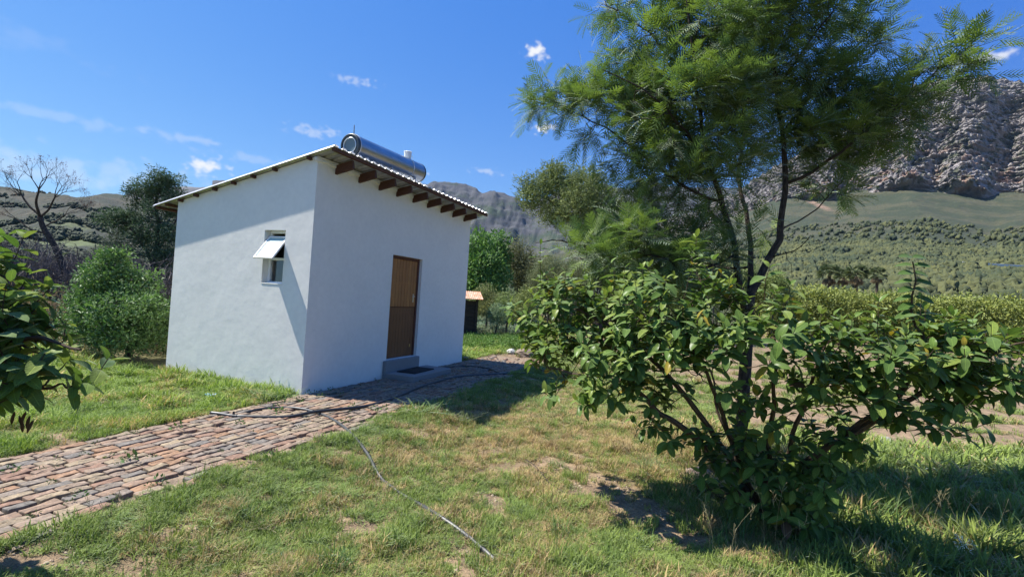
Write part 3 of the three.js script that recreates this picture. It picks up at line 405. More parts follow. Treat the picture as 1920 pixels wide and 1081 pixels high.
// irrigation pipes
const pipeMat = std([0.030, 0.031, 0.033], { roughness: 0.42 }), pipeGrey = std([0.062, 0.068, 0.074], { roughness: 0.45, map: rep(soilMap, 3, 3) });
function pipe(pts, r, mat, label, lift = 0) { const w = pts.map(([x, y, up = 0]) => { const p = ground(x, y); p.y += r + up + lift; return p; }), mb = new MB(), c = curve(w, 110); tube(mb, c, r, r, 10); const t = thing('irrigation_pipe', label, 'pipe'); mesh('hose', mb.geo(), mat, t); return [t, w]; }
{
  const [a, wa] = pipe([[395, 777], [412, 779], [437, 783], [480, 784.5], [540, 784], [590, 779, 0.03], [640, 774, 0.03], [690, 763], [740, 748], [790, 727], [860, 708], [930, 703], [1000, 701]], 0.021, pipeMat, 'black irrigation pipe crossing the bricks into the cottage shadow');
  const j = wa[2], g = new THREE.CylinderGeometry(0.025, 0.025, 0.09, 12); const dir = wa[3].clone().sub(wa[1]).normalize(); const cl = mesh('pipe_joint', g, black, a); cl.position.copy(j); cl.quaternion.setFromUnitVectors(V3(0, 1, 0), dir); const st = mesh('joint_tap', new THREE.CylinderGeometry(0.012, 0.016, 0.05, 8), black, a); st.position.copy(j).add(V3(0, 0.03, 0));
  pipe([[462, 775], [490, 769], [520, 766.5], [560, 768], [600, 778, 0.0], [622, 788], [650, 808], [675, 838, 0.014], [692, 862, 0.012], [703, 885, 0.012], [716, 903, 0.004], [738, 917, -0.012], [760, 932, -0.012], [782, 948, 0.004], [820, 972, 0.008], [862, 1000, 0.004], [905, 1032, -0.006], [950, 1068, -0.025], [990, 1100, -0.03]], 0.0175, pipeGrey, 'grey weathered irrigation pipe curving down across the lawn');
  pipe([[800, 697], [840, 690], [880, 688], [915, 692], [935, 700]], 0.019, pipeMat, 'thin black pipe bending on the bricks beyond the door slab');
}
// ---------------------------------------------------------------- plants
function plant(name, label, category, base, group) { const t = thing(name, label, category, base, 0, group); t.put = (o) => { o.position.copy(base).negate(); return o; }; return t; }
function instances(name, geo, mat, list, parent) { // list of {m: Matrix4, c: [r,g,b]}
  const im = new THREE.InstancedMesh(geo, mat, list.length); im.name = parent === scene ? numbered(name) : name; const col = new THREE.Color();
  list.forEach((e, i) => { im.setMatrixAt(i, e.m); if (e.c) im.setColorAt(i, col.setRGB(e.c[0], e.c[1], e.c[2])); }); im.castShadow = im.receiveShadow = true; im.userData.kind = 'stuff'; parent.add(im); return im;
}
const UPV = V3(0, 1, 0);
function basis(pos, dir, up, s, twist = 0) { const X = dir.clone().normalize(), Z = X.clone().cross(up); if (Z.lengthSq() < 1e-6) Z.set(0, 0, 1); Z.normalize(); const Y = Z.clone().cross(X).normalize(); if (twist) { const c = Math.cos(twist), d = Math.sin(twist), y2 = Y.clone().multiplyScalar(c).addScaledVector(Z, d), z2 = Z.clone().multiplyScalar(c).addScaledVector(Y, -d); Y.copy(y2); Z.copy(z2); } const sv = Array.isArray(s) ? s : [s, s, s]; return new THREE.Matrix4().makeBasis(X.multiplyScalar(sv[0]), Y.multiplyScalar(sv[1]), Z.multiplyScalar(sv[2])).setPosition(pos); }
const rdir = (r) => { const z = r() * 2 - 1, a = r() * Math.PI * 2, s = Math.sqrt(1 - z * z); return V3(s * Math.cos(a), z, s * Math.sin(a)); };
class Skeleton {
  constructor(r) { this.mb = new MB(); this.nodes = []; this.r = r; }
  stem(pts, r0, r1, n = 18, sides = 8, wob = 0.012) { const c = curve(pts, n); c.forEach((p, i) => { if (i && i < n) p.add(V3(n3(p.x * 3, p.y * 3, p.z), n3(p.x * 3 + 9, p.y * 3, p.z), n3(p.x * 3, p.y * 3 + 9, p.z)).multiplyScalar(wob)); }); tube(this.mb, c, r0, r1, sides); c.forEach((p, i) => this.nodes.push({ p, r: lerp(r0, r1, i / n), d: p.clone().sub(c[Math.max(0, i - 1)]).normalize() })); return c; }
  // a thinner branch from the nearest wood to a point
  reach(p, end = 0.003, k = 0.6, upPen = 1.5, sides = 5, sag = 0.15) {
    let best = null, bc = 1e9; for (const n of this.nodes) { const d = n.p.distanceTo(p), c = d + upPen * Math.max(0, n.p.y - p.y) + (n.r < 0.004 ? 0.15 : 0); if (c < bc) { bc = c; best = n; } }
    const L = best.p.distanceTo(p), m1 = best.p.clone().lerp(p, 0.35).addScaledVector(best.d, L * 0.18).add(rdir(this.r).multiplyScalar(L * 0.08)), m2 = best.p.clone().lerp(p, 0.7).addScaledVector(UPV, -L * sag * 0.5).add(rdir(this.r).multiplyScalar(L * 0.07));
    const n = Math.max(4, Math.min(12, Math.ceil(L / 0.08))), c = curve([best.p, m1, m2, p], n), r0 = Math.min(best.r * 0.8, Math.max(end * 1.3, end + L * 0.012 * k)); tube(this.mb, c, r0, end, sides, false); c.forEach((q, i) => { if (i > 1) this.nodes.push({ p: q, r: lerp(r0, end, i / n), d: q.clone().sub(c[i - 1]).normalize() }); });
    return c;
  }
}
// ---- guava leaves
const veinMap = dataTex(128, 256, (u, v) => { const x = (u - 0.5) * 2, m = smooth(0.10, 0.02, Math.abs(x)), q = (v * 13 - Math.abs(x) * 1.5), f = Math.abs(q - Math.round(q)), s = smooth(0.16, 0.04, f) * smooth(1, 0.6, Math.abs(x)), k = 0.80 + 0.06 * tn(u, v, 9) ; return [k + 0.20 * m + 0.10 * s, k + 0.17 * m + 0.08 * s, k * 0.96 + 0.16 * m + 0.06 * s]; });
const veinBump = dataTex(128, 256, (u, v) => { const x = (u - 0.5) * 2, m = smooth(0.14, 0.0, Math.abs(x)), q = (v * 13 - Math.abs(x) * 1.5), f = Math.abs(q - Math.round(q)), s = smooth(0.34, 0.0, f); return 0.8 - 0.5 * m - 0.35 * s; }, false);
function leafGeo(width, fold, curl, n = 6, wavy = 0.05, seed = 1, sharp = 0.62) { const mb = new MB(), r = rng(seed); let prev; for (let i = 0; i <= n; i++) { const t = i / n, w = width * 0.5 * Math.pow(Math.sin(Math.PI * Math.pow(t, 0.9)), sharp) + (i === 0 ? 0.012 : 0), y = -curl * t * t, x = t * (1 - curl * curl * 0.3 * t), wv = (r() - 0.5) * wavy, wv2 = (r() - 0.5) * wavy; const row = [mb.v(x, y + fold * w * 2 + wv, -w, 0, t), mb.v(x, y, 0, 0.5, t), mb.v(x, y + fold * w * 2 + wv2, w, 1, t)]; if (prev) { mb.q(prev[0], prev[1], row[1], row[0]); mb.q(prev[1], prev[2], row[2], row[1]); } prev = row; } return mb.geo(); }
const guavaGeos = [leafGeo(0.46, 0.16, 0.18, 6, 0.05, 1), leafGeo(0.50, 0.10, 0.30, 6, 0.06, 2), leafGeo(0.42, 0.22, 0.10, 6, 0.05, 3), leafGeo(0.48, 0.14, 0.42, 6, 0.07, 4)];
const guavaTones = [[0.145, 0.265, 0.040], [0.190, 0.325, 0.054], [0.110, 0.220, 0.036], [0.290, 0.400, 0.065], [0.165, 0.285, 0.058]];
const gopt = { map: veinMap, bumpMap: veinBump, bumpScale: 0.0016, clearcoat: 0.22, clearcoatRoughness: 0.3, specularIntensity: 0.4, transmission: 0.42 };
const guavaMats = guavaTones.map((c) => leafMat(c, gopt)), guavaWhite = leafMat([1, 1, 1], gopt), guavaYellow = leafMat([0.48, 0.38, 0.035], gopt), guavaBrown = leafMat([0.10, 0.055, 0.028], { ...gopt, transmission: 0.1 });
const shrubBark = bark([0.21, 0.145, 0.095]), darkBark = bark([0.105, 0.080, 0.062]), greyBark = bark([0.16, 0.145, 0.13]);
function guava(name, label, base, stems, lobes, seed, nParts, perLobe, sizes, extra) {
  const r = rng(seed), t = plant(name, label, 'shrub', base), sk = new Skeleton(r), leaves = [];
  for (const [pts, r0, r1] of stems) sk.stem([base.clone().add(V3((r() - 0.5) * 0.12, -0.05, (r() - 0.5) * 0.12)), ...pts.map((q) => at(...q))], r0, r1, 22, 8, 0.02);
  const tg = []; for (const [px, py, d, rad, dens = 1] of lobes) { const c = at(px, py, d); const n = Math.round(perLobe * rad * rad / 0.16 * dens); for (let k = 0; k < n; k++) { const q = rdir(r), s = Math.cbrt(0.18 + 0.82 * r()); tg.push({ p: c.clone().add(V3(q.x * rad * s, q.y * rad * s * 0.8, q.z * rad * s)), o: q }); } }
  tg.forEach((e) => { e.d = Math.min(...sk.nodes.map((n) => n.p.distanceTo(e.p))); }); tg.sort((a, b) => a.d - b.d);
  const twigLeaves = (c, o, len) => { // leaves in crossed pairs along the end of a twig
    const end = c[c.length - 1], bdir = end.clone().sub(c[c.length - 2]).normalize(), dir = bdir.clone().multiplyScalar(0.5).addScaledVector(o, 0.55).addScaledVector(UPV, 0.55 + 0.4 * r()).normalize(), tip = end.clone().addScaledVector(dir, len), pts = [end.clone(), end.clone().addScaledVector(bdir, len * 0.35).lerp(tip, 0.2), tip], cc = curve(pts, 6); tube(sk.mb, cc, 0.0035, 0.0018, 4, false);
    const pairs = 4 + Math.floor(r() * 2.5); let side = rdir(r); for (let k = 0; k < pairs; k++) { const f = (k + 0.6) / pairs, p = new THREE.CatmullRomCurve3(pts).getPoint(clamp(f)), T = dir; side.addScaledVector(T, -side.dot(T)).normalize(); const sz = (sizes[0] + (sizes[1] - sizes[0]) * r()) * (k === pairs - 1 ? 0.62 : k === 0 ? 0.85 : 1);
      for (const s of [1, -1]) { if (r() < 0.08) continue; const out = side.clone().multiplyScalar(s), ld = out.clone().addScaledVector(T, k === pairs - 1 ? 1.1 : 0.45).addScaledVector(UPV, (k === pairs - 1 ? 0.3 : -0.28) + 0.35 * (r() - 0.5)).add(rdir(r).multiplyScalar(0.22)).normalize(), up = T.clone().addScaledVector(UPV, 1.0).add(rdir(r).multiplyScalar(0.35)); leaves.push({ p: p.clone().addScaledVector(ld, 0.008), m: basis(p.clone().addScaledVector(ld, 0.008), ld, up, sz), g: Math.floor(r() * 4), tone: k === pairs - 1 ? (r() < 0.6 ? 3 : 1) : Math.floor(r() * 5), sz, y: r() }); }
      side.applyAxisAngle(T, Math.PI / 2); }
  };
  for (const e of tg) { const c = sk.reach(e.p, 0.0035, 0.55, 0.8, 5); twigLeaves(c, e.o, 0.10 + 0.12 * r()); if (e.o.y > 0.2 && r() < (e.p.x > 1.9 ? 0.05 : 0.14)) { const q = e.p.clone().add(V3((r() - 0.5) * 0.1, 0.12 + 0.14 * r(), (r() - 0.5) * 0.1)); twigLeaves(sk.reach(q, 0.003, 0.4, 0.3, 4), V3(0, 1, 0), 0.12 + 0.1 * r()); } if (r() < 0.45) { const m = c[Math.floor(c.length * 0.6)]; twigLeaves([c[Math.floor(c.length * 0.6) - 1], m], rdir(r), 0.06 + 0.06 * r()); } }
  if (extra) extra(sk, leaves, r, twigLeaves);
  t.put(mesh('branches', sk.mb.geo(), shrubBark, t));
  const inv = camera.matrixWorldInverse, q = V3();
  for (const l of leaves) { q.copy(l.p).applyMatrix4(inv); const sx = CX + F * q.x / -q.z, sy = CY - F * q.y / -q.z; l.s = q.z < -0.3 && sx > -20 && sx < 1940 && sy > -20 && sy < 1100 ? l.sz / -q.z : 0; }
  leaves.sort((a, b) => b.s - a.s);
  const rest = guavaGeos.map(() => []);
  leaves.forEach((l, i) => { const yel = l.y < 0.012, brown = l.y > 0.992; if (i < nParts) { const m = mesh('leaf', guavaGeos[l.g], yel ? guavaYellow : brown ? guavaBrown : guavaMats[l.tone], t); l.m.decompose(m.position, m.quaternion, m.scale); m.position.sub(base); } else { const k = 0.85 + 0.3 * r(); rest[l.g].push({ m: l.m, c: yel ? [0.48, 0.38, 0.035] : guavaTones[l.tone].map((v) => v * k) }); } });
  rest.forEach((l, g) => { if (l.length) t.put(instances('foliage', guavaGeos[g], guavaWhite, l, t)); });
  console.log(name, leaves.length, sk.mb.i.length / 3);
}
const guavaBase = ground(1428, 962);
guava('guava_shrub', 'wide leafy guava shrub in front of the feathery acacia', guavaBase, [
  [[[1360, 890, 4.15], [1300, 815, 4.0], [1235, 775, 3.95], [1180, 722, 4.0], [1090, 700, 4.1], [1030, 690, 4.25]], 0.035, 0.008],
  [[[1365, 860, 4.2], [1320, 790, 4.1], [1240, 690, 4.1], [1160, 620, 4.3], [1080, 580, 4.5], [1010, 580, 4.8]], 0.032, 0.007],
  [[[1380, 850, 4.2], [1350, 760, 4.0], [1320, 680, 3.9], [1290, 610, 3.9]], 0.028, 0.007],
  [[[1440, 860, 4.1], [1450, 760, 3.8], [1455, 680, 3.6], [1450, 620, 3.5]], 0.026, 0.007],
  [[[1470, 870, 4.1], [1500, 780, 3.8], [1530, 700, 3.65], [1550, 640, 3.6]], 0.026, 0.007],
  [[[1490, 890, 4.0], [1570, 825, 3.8], [1650, 785, 3.65], [1705, 715, 3.6], [1730, 650, 3.55], [1715, 590, 3.5], [1712, 490, 3.45]], 0.032, 0.004],
  [[[1510, 880, 4.0], [1600, 800, 3.75], [1690, 760, 3.6], [1780, 700, 3.5], [1860, 660, 3.45], [1930, 640, 3.4]], 0.030, 0.006],
  [[[1345, 760, 4.5], [1330, 690, 4.6]].map((q) => q), 0.016, 0.008],
], [[1010, 600, 4.75, 0.30], [1060, 590, 4.5, 0.36], [1130, 600, 4.3, 0.40], [1215, 595, 4.1, 0.42], [1300, 600, 3.95, 0.42], [1060, 670, 4.3, 0.26], [1135, 680, 4.0, 0.34], [1230, 690, 3.8, 0.36], [1320, 670, 3.7, 0.32], [1390, 600, 3.6, 0.32], [1445, 630, 3.4, 0.30, 1.2], [1230, 745, 3.9, 0.22], [1170, 640, 4.6, 0.4], [1025, 665, 4.5, 0.24], [1075, 725, 4.2, 0.18, 1.2], [1150, 745, 3.95, 0.2, 1.2], [1250, 800, 3.95, 0.17, 1.1], [1010, 560, 4.8, 0.2], [1190, 545, 4.3, 0.22],
  [1530, 675, 3.5, 0.28], [1600, 665, 3.6, 0.29], [1660, 680, 3.45, 0.30, 1.2], [1740, 675, 3.55, 0.32, 1.2], [1820, 680, 3.45, 0.32, 1.2], [1890, 685, 3.4, 0.32, 1.2], [1560, 740, 3.45, 0.26], [1640, 730, 3.4, 0.22, 0.8], [1730, 770, 3.35, 0.20, 1.1], [1800, 750, 3.4, 0.22], [1480, 760, 3.8, 0.26, 0.8],
  [1385, 850, 3.95, 0.24], [1460, 850, 3.9, 0.28, 1.2], [1440, 920, 3.9, 0.24], [1520, 930, 3.8, 0.30, 1.3], [1540, 850, 3.85, 0.26, 1.2], [1600, 810, 3.75, 0.2], [1360, 900, 3.95, 0.2, 1.2], [1490, 970, 3.8, 0.24, 1.3], [1330, 830, 3.9, 0.16], [1420, 780, 3.75, 0.2], [1690, 800, 3.4, 0.16, 1.2], [1770, 800, 3.35, 0.15, 1.2], [1830, 720, 3.4, 0.22]], 41, 300, 21, [0.09, 0.14], (sk, leaves, r) => {
  // the tall upright shoot
  for (let k = 0; k < 8; k++) { const f = k / 7, p = at(lerp(1716, 1711, f), lerp(585, 482, f), lerp(3.5, 3.45, f)); for (const s of [1, -1]) { const d = V3(s * (k % 2 ? 1 : 0.8), 0.20 - 0.45 * (1 - f), k % 2 ? 0.2 : s * 0.55).normalize(); leaves.push({ p, m: basis(p, d, V3(0, 0.75, 0.65), (0.135 - 0.035 * f)), g: 1, tone: 2, sz: 0.12, y: 0.5 }); } }
});
const leftBase = V3(-3.55, gy(-3.55, -2.3), -2.3);
guava('guava_shrub', 'guava branches with backlit leaves reaching in beside the brick path on the left', leftBase, [
  [[[-330, 700, 2.4], [-120, 640, 2.25], [-20, 560, 2.2], [20, 505, 2.15]], 0.03, 0.006], [[[-260, 760, 2.35], [-60, 680, 2.2], [60, 640, 2.1], [150, 655, 2.1]], 0.026, 0.005], [[[-200, 800, 2.3], [-40, 730, 2.1], [50, 725, 2.05], [110, 720, 2.05]], 0.022, 0.005],
], [[-20, 540, 2.2, 0.13, 3], [40, 590, 2.15, 0.13, 2.2], [0, 640, 2.1, 0.16, 2.4], [70, 665, 2.1, 0.13, 2.4], [30, 715, 2.05, 0.15, 3], [90, 725, 2.05, 0.10, 3], [-60, 600, 2.2, 0.22, 1.8], [-80, 720, 2.2, 0.24, 1.8], [20, 770, 2.05, 0.09, 2.2], [-180, 640, 2.4, 0.35], [-200, 780, 2.5, 0.35], [-30, 505, 2.2, 0.07, 3]], 77, 300, 17, [0.09, 0.13], (sk, leaves, r) => { // a few hanging dead leaves
  for (let k = 0; k < 6; k++) { const p = at(28 + k * 7, 770 + (k % 3) * 8, 2.02); leaves.push({ p, m: basis(p, V3((r() - 0.5) * 0.7, -1, (r() - 0.5) * 0.5).normalize(), V3(0.5, 0.2, 1), [0.06, 0.06, 0.03]), g: 2, tone: 0, sz: 0.09, y: 0.999 }); } });

// ---- acacia with feathery leaves
function frond(pairs, seed) { const mb = new MB(), r = rng(seed); // local: rachis along x, length 1
  const droop = 0.22; const pos = (t) => [t * (1 - 0.08 * t), -droop * t * t];
  for (let k = 0; k < pairs; k++) { const t = 0.12 + 0.86 * k / (pairs - 1), [x, y] = pos(t), L = (0.30 + 0.06 * r()) * Math.pow(Math.sin(Math.PI * (0.14 + 0.82 * t)), 0.55), sweep = 0.7 + 0.2 * r(), hw = 0.019; for (const s of [1, -1]) { const dx = sweep * L, dz = s * L * 0.75, yy = -0.05 * L - 0.12 * L * r(), a = mb.v(x - hw, y, 0), b = mb.v(x + hw, y, 0), c = mb.v(x + dx * 0.6 + hw * 1.15, y + yy * 0.3, dz * 0.6), d = mb.v(x + dx * 0.6 - hw * 1.15, y + yy * 0.3, dz * 0.6), e = mb.v(x + dx, y + yy, dz); mb.q(a, b, c, d); mb.t(d, c, e); } }
  let p; for (let i = 0; i <= 5; i++) { const [x, y] = pos(i / 5), row = [mb.v(x, y + 0.008, -0.007), mb.v(x, y + 0.008, 0.007)]; if (p) mb.q(p[0], p[1], row[1], row[0]); p = row; }
  return mb.geo(); }
const frondGeos = [frond(8, 1), frond(9, 2), frond(7, 3)], frondMat = leafMat([1, 1, 1], { transmission: 0.48 });
{
  const r = rng(55), base = ground(1384, 880), t = plant('acacia_tree', 'tall feathery acacia with thin dark stems behind the guava shrub', 'tree', base), sk = new Skeleton(r), D0 = base.clone().applyMatrix4(camera.matrixWorldInverse).z * -1;
  const d = (k) => D0 + k, A = (l) => l.map(([x, y, k]) => at(x, y, d(k)));
  sk.stem([base.clone().setY(base.y - 0.05), ...A([[1390, 800, 0], [1397, 700, 0], [1403, 620, 0], [1406, 550, 0]])], 0.072, 0.056, 20, 10);
  const arms = [
    [[[1406, 552, 0], [1432, 508, 0.05], [1458, 450, 0.1], [1468, 390, 0.1], [1472, 300, 0.15], [1462, 200, 0.1], [1447, 80, 0], [1436, -60, -0.1], [1430, -220, -0.2]], 0.046, 0.012],
    [[[1400, 590, 0], [1384, 520, -0.1], [1372, 440, -0.2], [1350, 372, -0.25], [1330, 300, -0.3], [1312, 200, -0.35], [1293, 70, -0.4], [1285, -90, -0.4]], 0.040, 0.010],
    [[[1406, 556, 0], [1408, 470, 0.2], [1402, 410, 0.3], [1388, 340, 0.4], [1395, 240, 0.5], [1400, 120, 0.5], [1390, -60, 0.5]], 0.034, 0.009],
    [[[1470, 345, 0.15], [1530, 318, 0.0], [1600, 268, -0.2], [1668, 210, -0.35], [1735, 150, -0.5], [1812, 92, -0.6]], 0.020, 0.004],
    [[[1468, 250, 0.12], [1520, 180, 0.2], [1580, 120, 0.25], [1650, 70, 0.3]], 0.016, 0.004],
    [[[1460, 160, 0.1], [1510, 90, -0.1], [1560, 20, -0.2], [1600, -60, -0.2]], 0.014, 0.004],
    [[[1352, 378, -0.25], [1300, 360, -0.3], [1230, 310, -0.1], [1160, 255, 0.1], [1090, 215, 0.3], [1005, 190, 0.5]], 0.018, 0.004],
    [[[1332, 310, -0.3], [1280, 240, -0.5], [1210, 170, -0.6], [1130, 130, -0.6]], 0.014, 0.004],
    [[[1312, 200, -0.35], [1260, 110, -0.2], [1200, 50, 0], [1135, 8, 0.1]], 0.014, 0.004],
    [[[1378, 478, -0.15], [1320, 500, -0.3], [1250, 485, -0.4], [1170, 470, -0.3], [1090, 485, -0.2]], 0.014, 0.004],
    [[[1404, 500, 0.1], [1350, 500, 0.4], [1290, 500, 0.7], [1200, 505, 0.9]], 0.014, 0.004],
    [[[1390, 345, 0.4], [1340, 270, 0.6], [1270, 230, 0.8], [1190, 220, 0.9]], 0.013, 0.004],
    [[[1466, 430, 0.1], [1520, 400, 0.3], [1560, 360, 0.4], [1590, 330, 0.5]], 0.010, 0.004],
    [[[1450, 480, 0.05], [1490, 470, -0.1], [1520, 440, -0.2]], 0.008, 0.003],
  ];
  for (const [l, r0, r1] of arms) sk.stem(A(l), r0, r1, 24, 7, 0.02);
  const lobes = [ // picture x, y, depth offset, radius m, density
    [1010, 195, 0.5, 0.17, 2.4], [1070, 190, 0.35, 0.26, 1.7], [1100, 250, 0.3, 0.16, 1.2], [1140, 190, 0.1, 0.36, 1.5], [1200, 130, 0.0, 0.32, 1.3], [1180, 280, 0.1, 0.34, 1.3], [1250, 200, -0.4, 0.48, 1.5], [1290, 300, -0.3, 0.5, 1.5], [1240, 360, 0.0, 0.34, 1.1], [1180, 345, 0.1, 0.2, 0.9], [1330, 180, -0.4, 0.5, 1.5], [1230, 60, -0.1, 0.36, 1.2], [1150, 15, 0.1, 0.22, 1.2], [1330, 60, -0.3, 0.5, 1.3], [1420, 130, 0.1, 0.5, 1.3], [1420, 20, 0.1, 0.45, 1.3], [1520, 40, -0.1, 0.4, 1.2], [1500, 160, 0.1, 0.42, 1.2], [1600, 40, 0.1, 0.26, 1.1], [1630, 80, 0.25, 0.2, 1.4], [1560, 150, 0.1, 0.33, 1.2], [1640, 190, -0.2, 0.34, 1.4], [1560, 260, 0.0, 0.40, 1.3], [1650, 240, -0.3, 0.26, 1.4], [1710, 175, -0.45, 0.24, 1.7], [1770, 130, -0.55, 0.18, 2.2], [1805, 95, -0.6, 0.13, 2.8], [1450, 270, 0.2, 0.36, 0.8], [1370, 330, 0.0, 0.36, 0.7], [1520, 330, 0.3, 0.26, 0.7], [1570, 350, 0.4, 0.18, 1.0],
    [1110, 475, -0.2, 0.22, 1.8], [1180, 455, -0.3, 0.28, 1.6], [1250, 480, -0.3, 0.32, 1.5], [1310, 470, -0.2, 0.28, 1.1], [1200, 510, 0.5, 0.28, 1.2], [1270, 510, 0.6, 0.26, 1.2], [1060, 470, 0.2, 0.1, 0.9], [1300, -80, -0.2, 0.6, 0.7], [1450, -90, 0, 0.6, 0.7], [1320, 410, -0.1, 0.3, 0.6], [1430, 430, 0.2, 0.3, 0.3], [1150, 505, -0.3, 0.24, 1.5], [1230, 530, -0.2, 0.24, 1.4], [1310, 530, 0, 0.24, 1.2], [1350, 490, -0.2, 0.24, 0.9], [1130, 440, 0.0, 0.16, 1.2], [1500, 240, 0.0, 0.36, 1.1], [1600, 300, 0.2, 0.22, 1.1], [1380, 240, -0.2, 0.4, 1.0]];
  const tg = []; for (const [px, py, k, rad, dens] of lobes) { const c = at(px, py, d(k)), n = Math.round(29 * Math.pow(rad / 0.4, 2) * dens); for (let i = 0; i < n; i++) { const q = rdir(r), s = Math.cbrt(r()); tg.push({ p: c.clone().add(V3(q.x * rad * s, q.y * rad * s * 0.72, q.z * rad * s)), o: q }); } }
  tg.forEach((e) => { e.d = Math.min(...sk.nodes.map((n) => n.p.distanceTo(e.p))); }); tg.sort((a, b) => a.d - b.d);
  const lists = frondGeos.map(() => []);
  for (const e of tg) {
    const c = sk.reach(e.p, 0.003, 0.45, 0.6, 4, 0.05), n = c.length, end = c[n - 1], dir = end.clone().sub(c[Math.max(0, n - 3)]).normalize().addScaledVector(UPV, 0.15 + 0.2 * r()).add(rdir(r).multiplyScalar(0.35)).normalize();
    const tip = end.clone().addScaledVector(dir, 0.10 + 0.12 * r()); tube(sk.mb, [end, end.clone().lerp(tip, 0.5).add(rdir(r).multiplyScalar(0.012)), tip], 0.003, 0.0016, 3, false);
    const m = 6 + Math.floor(r() * 4); for (let k = 0; k < m; k++) { const f = k / (m - 1), src = f < 0.4 ? c[Math.max(0, Math.floor(n * (0.55 + f)))] ?? end : end.clone().lerp(tip, (f - 0.4) / 0.6), side = rdir(r); side.addScaledVector(dir, -side.dot(dir)).normalize(); const ld = dir.clone().multiplyScalar(0.35 + 0.6 * f * f).addScaledVector(side, 0.9 * (1 - 0.6 * f * f)).addScaledVector(UPV, 0.08).normalize(), sz = (0.20 + 0.13 * r()) * (f > 0.9 ? 0.8 : 1), b = r(); lists[Math.floor(r() * 3)].push({ m: basis(src, ld, UPV.clone().add(rdir(r).multiplyScalar(0.5)), sz), c: [lerp(0.065, 0.19, b), lerp(0.135, 0.28, b), lerp(0.034, 0.032, b)] }); }
  }
  // bare dead twigs among the lower stems
  for (let k = 0; k < 70; k++) { const n = sk.nodes[Math.floor(r() * sk.nodes.length)]; if (n.r < 0.006 || n.p.y > 3.4 || n.p.y < 1.4) continue; const o = rdir(r); o.y *= 0.6; const L = 0.2 + 0.45 * r(), c = [n.p.clone()]; for (let j = 1; j <= 5; j++) c.push(c[j - 1].clone().addScaledVector(o, L / 5).add(rdir(r).multiplyScalar(0.03)).add(V3(0, -0.008 * j, 0))); tube(sk.mb, c, 0.004, 0.0012, 3, false); }
  t.put(mesh('trunk', sk.mb.geo(), darkBark, t)); lists.forEach((l, i) => t.put(instances('crown', frondGeos[i], frondMat, l, t)));
  console.log('acacia fronds', lists.map((l) => l.length), sk.mb.i.length / 3);
}
// ---- clumps of small leaves for the trees farther off
function clump(n, len, wid, seed, up = 0.3, fill = 1) { const mb = new MB(), r = rng(seed); for (let k = 0; k < n; k++) { const q = rdir(r), s = Math.cbrt(r()) * fill, p = q.clone().multiplyScalar(s), d = q.clone().multiplyScalar(0.6).add(rdir(r)).addScaledVector(UPV, up).normalize(), sd = d.clone().cross(rdir(r)).normalize(), nn = sd.clone().cross(d), L = len * (0.7 + 0.6 * r()), w = wid * (0.7 + 0.5 * r()); const a = mb.v(p.x, p.y, p.z, 0.5, 0), m = p.clone().addScaledVector(d, L * 0.45), t = p.clone().addScaledVector(d, L).addScaledVector(nn, -L * 0.12), b = m.clone().addScaledVector(sd, w * 0.5).addScaledVector(nn, w * 0.14), c = m.clone().addScaledVector(sd, -w * 0.5).addScaledVector(nn, w * 0.14), B = mb.v(b.x, b.y, b.z, 1, 0.5), C = mb.v(c.x, c.y, c.z, 0, 0.5), T = mb.v(t.x, t.y, t.z, 0.5, 1); mb.t(a, B, T); mb.t(a, T, C); } return mb.geo(true); }
const broad = [clump(26, 0.52, 0.26, 3), clump(26, 0.50, 0.28, 4)], fineC = [clump(34, 0.55, 0.10, 5), clump(34, 0.5, 0.11, 6)], flat = [clump(30, 0.6, 0.13, 7, -0.1), clump(30, 0.55, 0.14, 8, 0.1)];
const plainLeaf = leafMat([1, 1, 1], { transmission: 0.3 }), glossLeaf = leafMat([1, 1, 1], { transmission: 0.32, clearcoat: 0.4, clearcoatRoughness: 0.42 });
const px2m = (rp, depth) => rp * depth / F;
function fillLobes(lobes, depth, r, geos, size, count, cols, gap = -0.15, squash = 0.85) { const out = geos.map(() => []); for (const [px, py, k, rp, dens = 1] of lobes) { const dd = depth + k, c = at(px, py, dd), R = px2m(rp, dd), n = Math.round(count * dens * R * R / (size * size)); for (let i = 0; i < n; i++) { const q = rdir(r), s = Math.pow(0.12 + 0.88 * r(), 0.42), p = c.clone().add(V3(q.x * R * s, q.y * R * s * squash, q.z * R * s)); if (n3(p.x / (R * 0.55), p.y / (R * 0.4), p.z / (R * 0.55)) < gap) continue; const m = new THREE.Matrix4().compose(p, new THREE.Quaternion().setFromEuler(new THREE.Euler(r() * 0.8 - 0.4, r() * 7, r() * 0.8 - 0.4)), V3(1, 1, 1).multiplyScalar(size * (0.7 + 0.6 * r()))); const b = r(); out[Math.floor(r() * geos.length)].push({ m, c: cols[0].map((v, j) => 1.45 * lerp(v, cols[1][j], b)), p }); } } return out; }
function tree(name, label, o) {
  const r = rng(o.seed), base = o.base, t = plant(name, label, o.category ?? 'tree', base, o.group), sk = new Skeleton(r), d = o.depth;
  for (const [l, r0, r1] of o.stems) sk.stem([base.clone().setY(base.y - 0.1), ...l.map(([x, y, k = 0]) => at(x, y, d + k))], r0, r1, 14, 6, 0.03);
  const lists = fillLobes(o.lobes, d, r, o.geos, o.size, o.count, o.cols, o.gap, o.squash);
  if (o.limbs) { const all = lists.flat(); for (let k = 0; k < o.limbs && all.length; k++) sk.reach(all[Math.floor(r() * all.length)].p, o.limbEnd ?? 0.008, 0.8, 0.8, 4); }
  t.put(mesh('trunk', sk.mb.geo(), o.bark ?? darkBark, t)); lists.forEach((l, i) => { if (l.length) t.put(instances('crown', o.geos[i], o.mat ?? plainLeaf, l, t)); }); return t;
}
const gAt = (px, depth) => { const p = at(px, 540, depth); return V3(p.x, gy(p.x, p.z), p.z); };
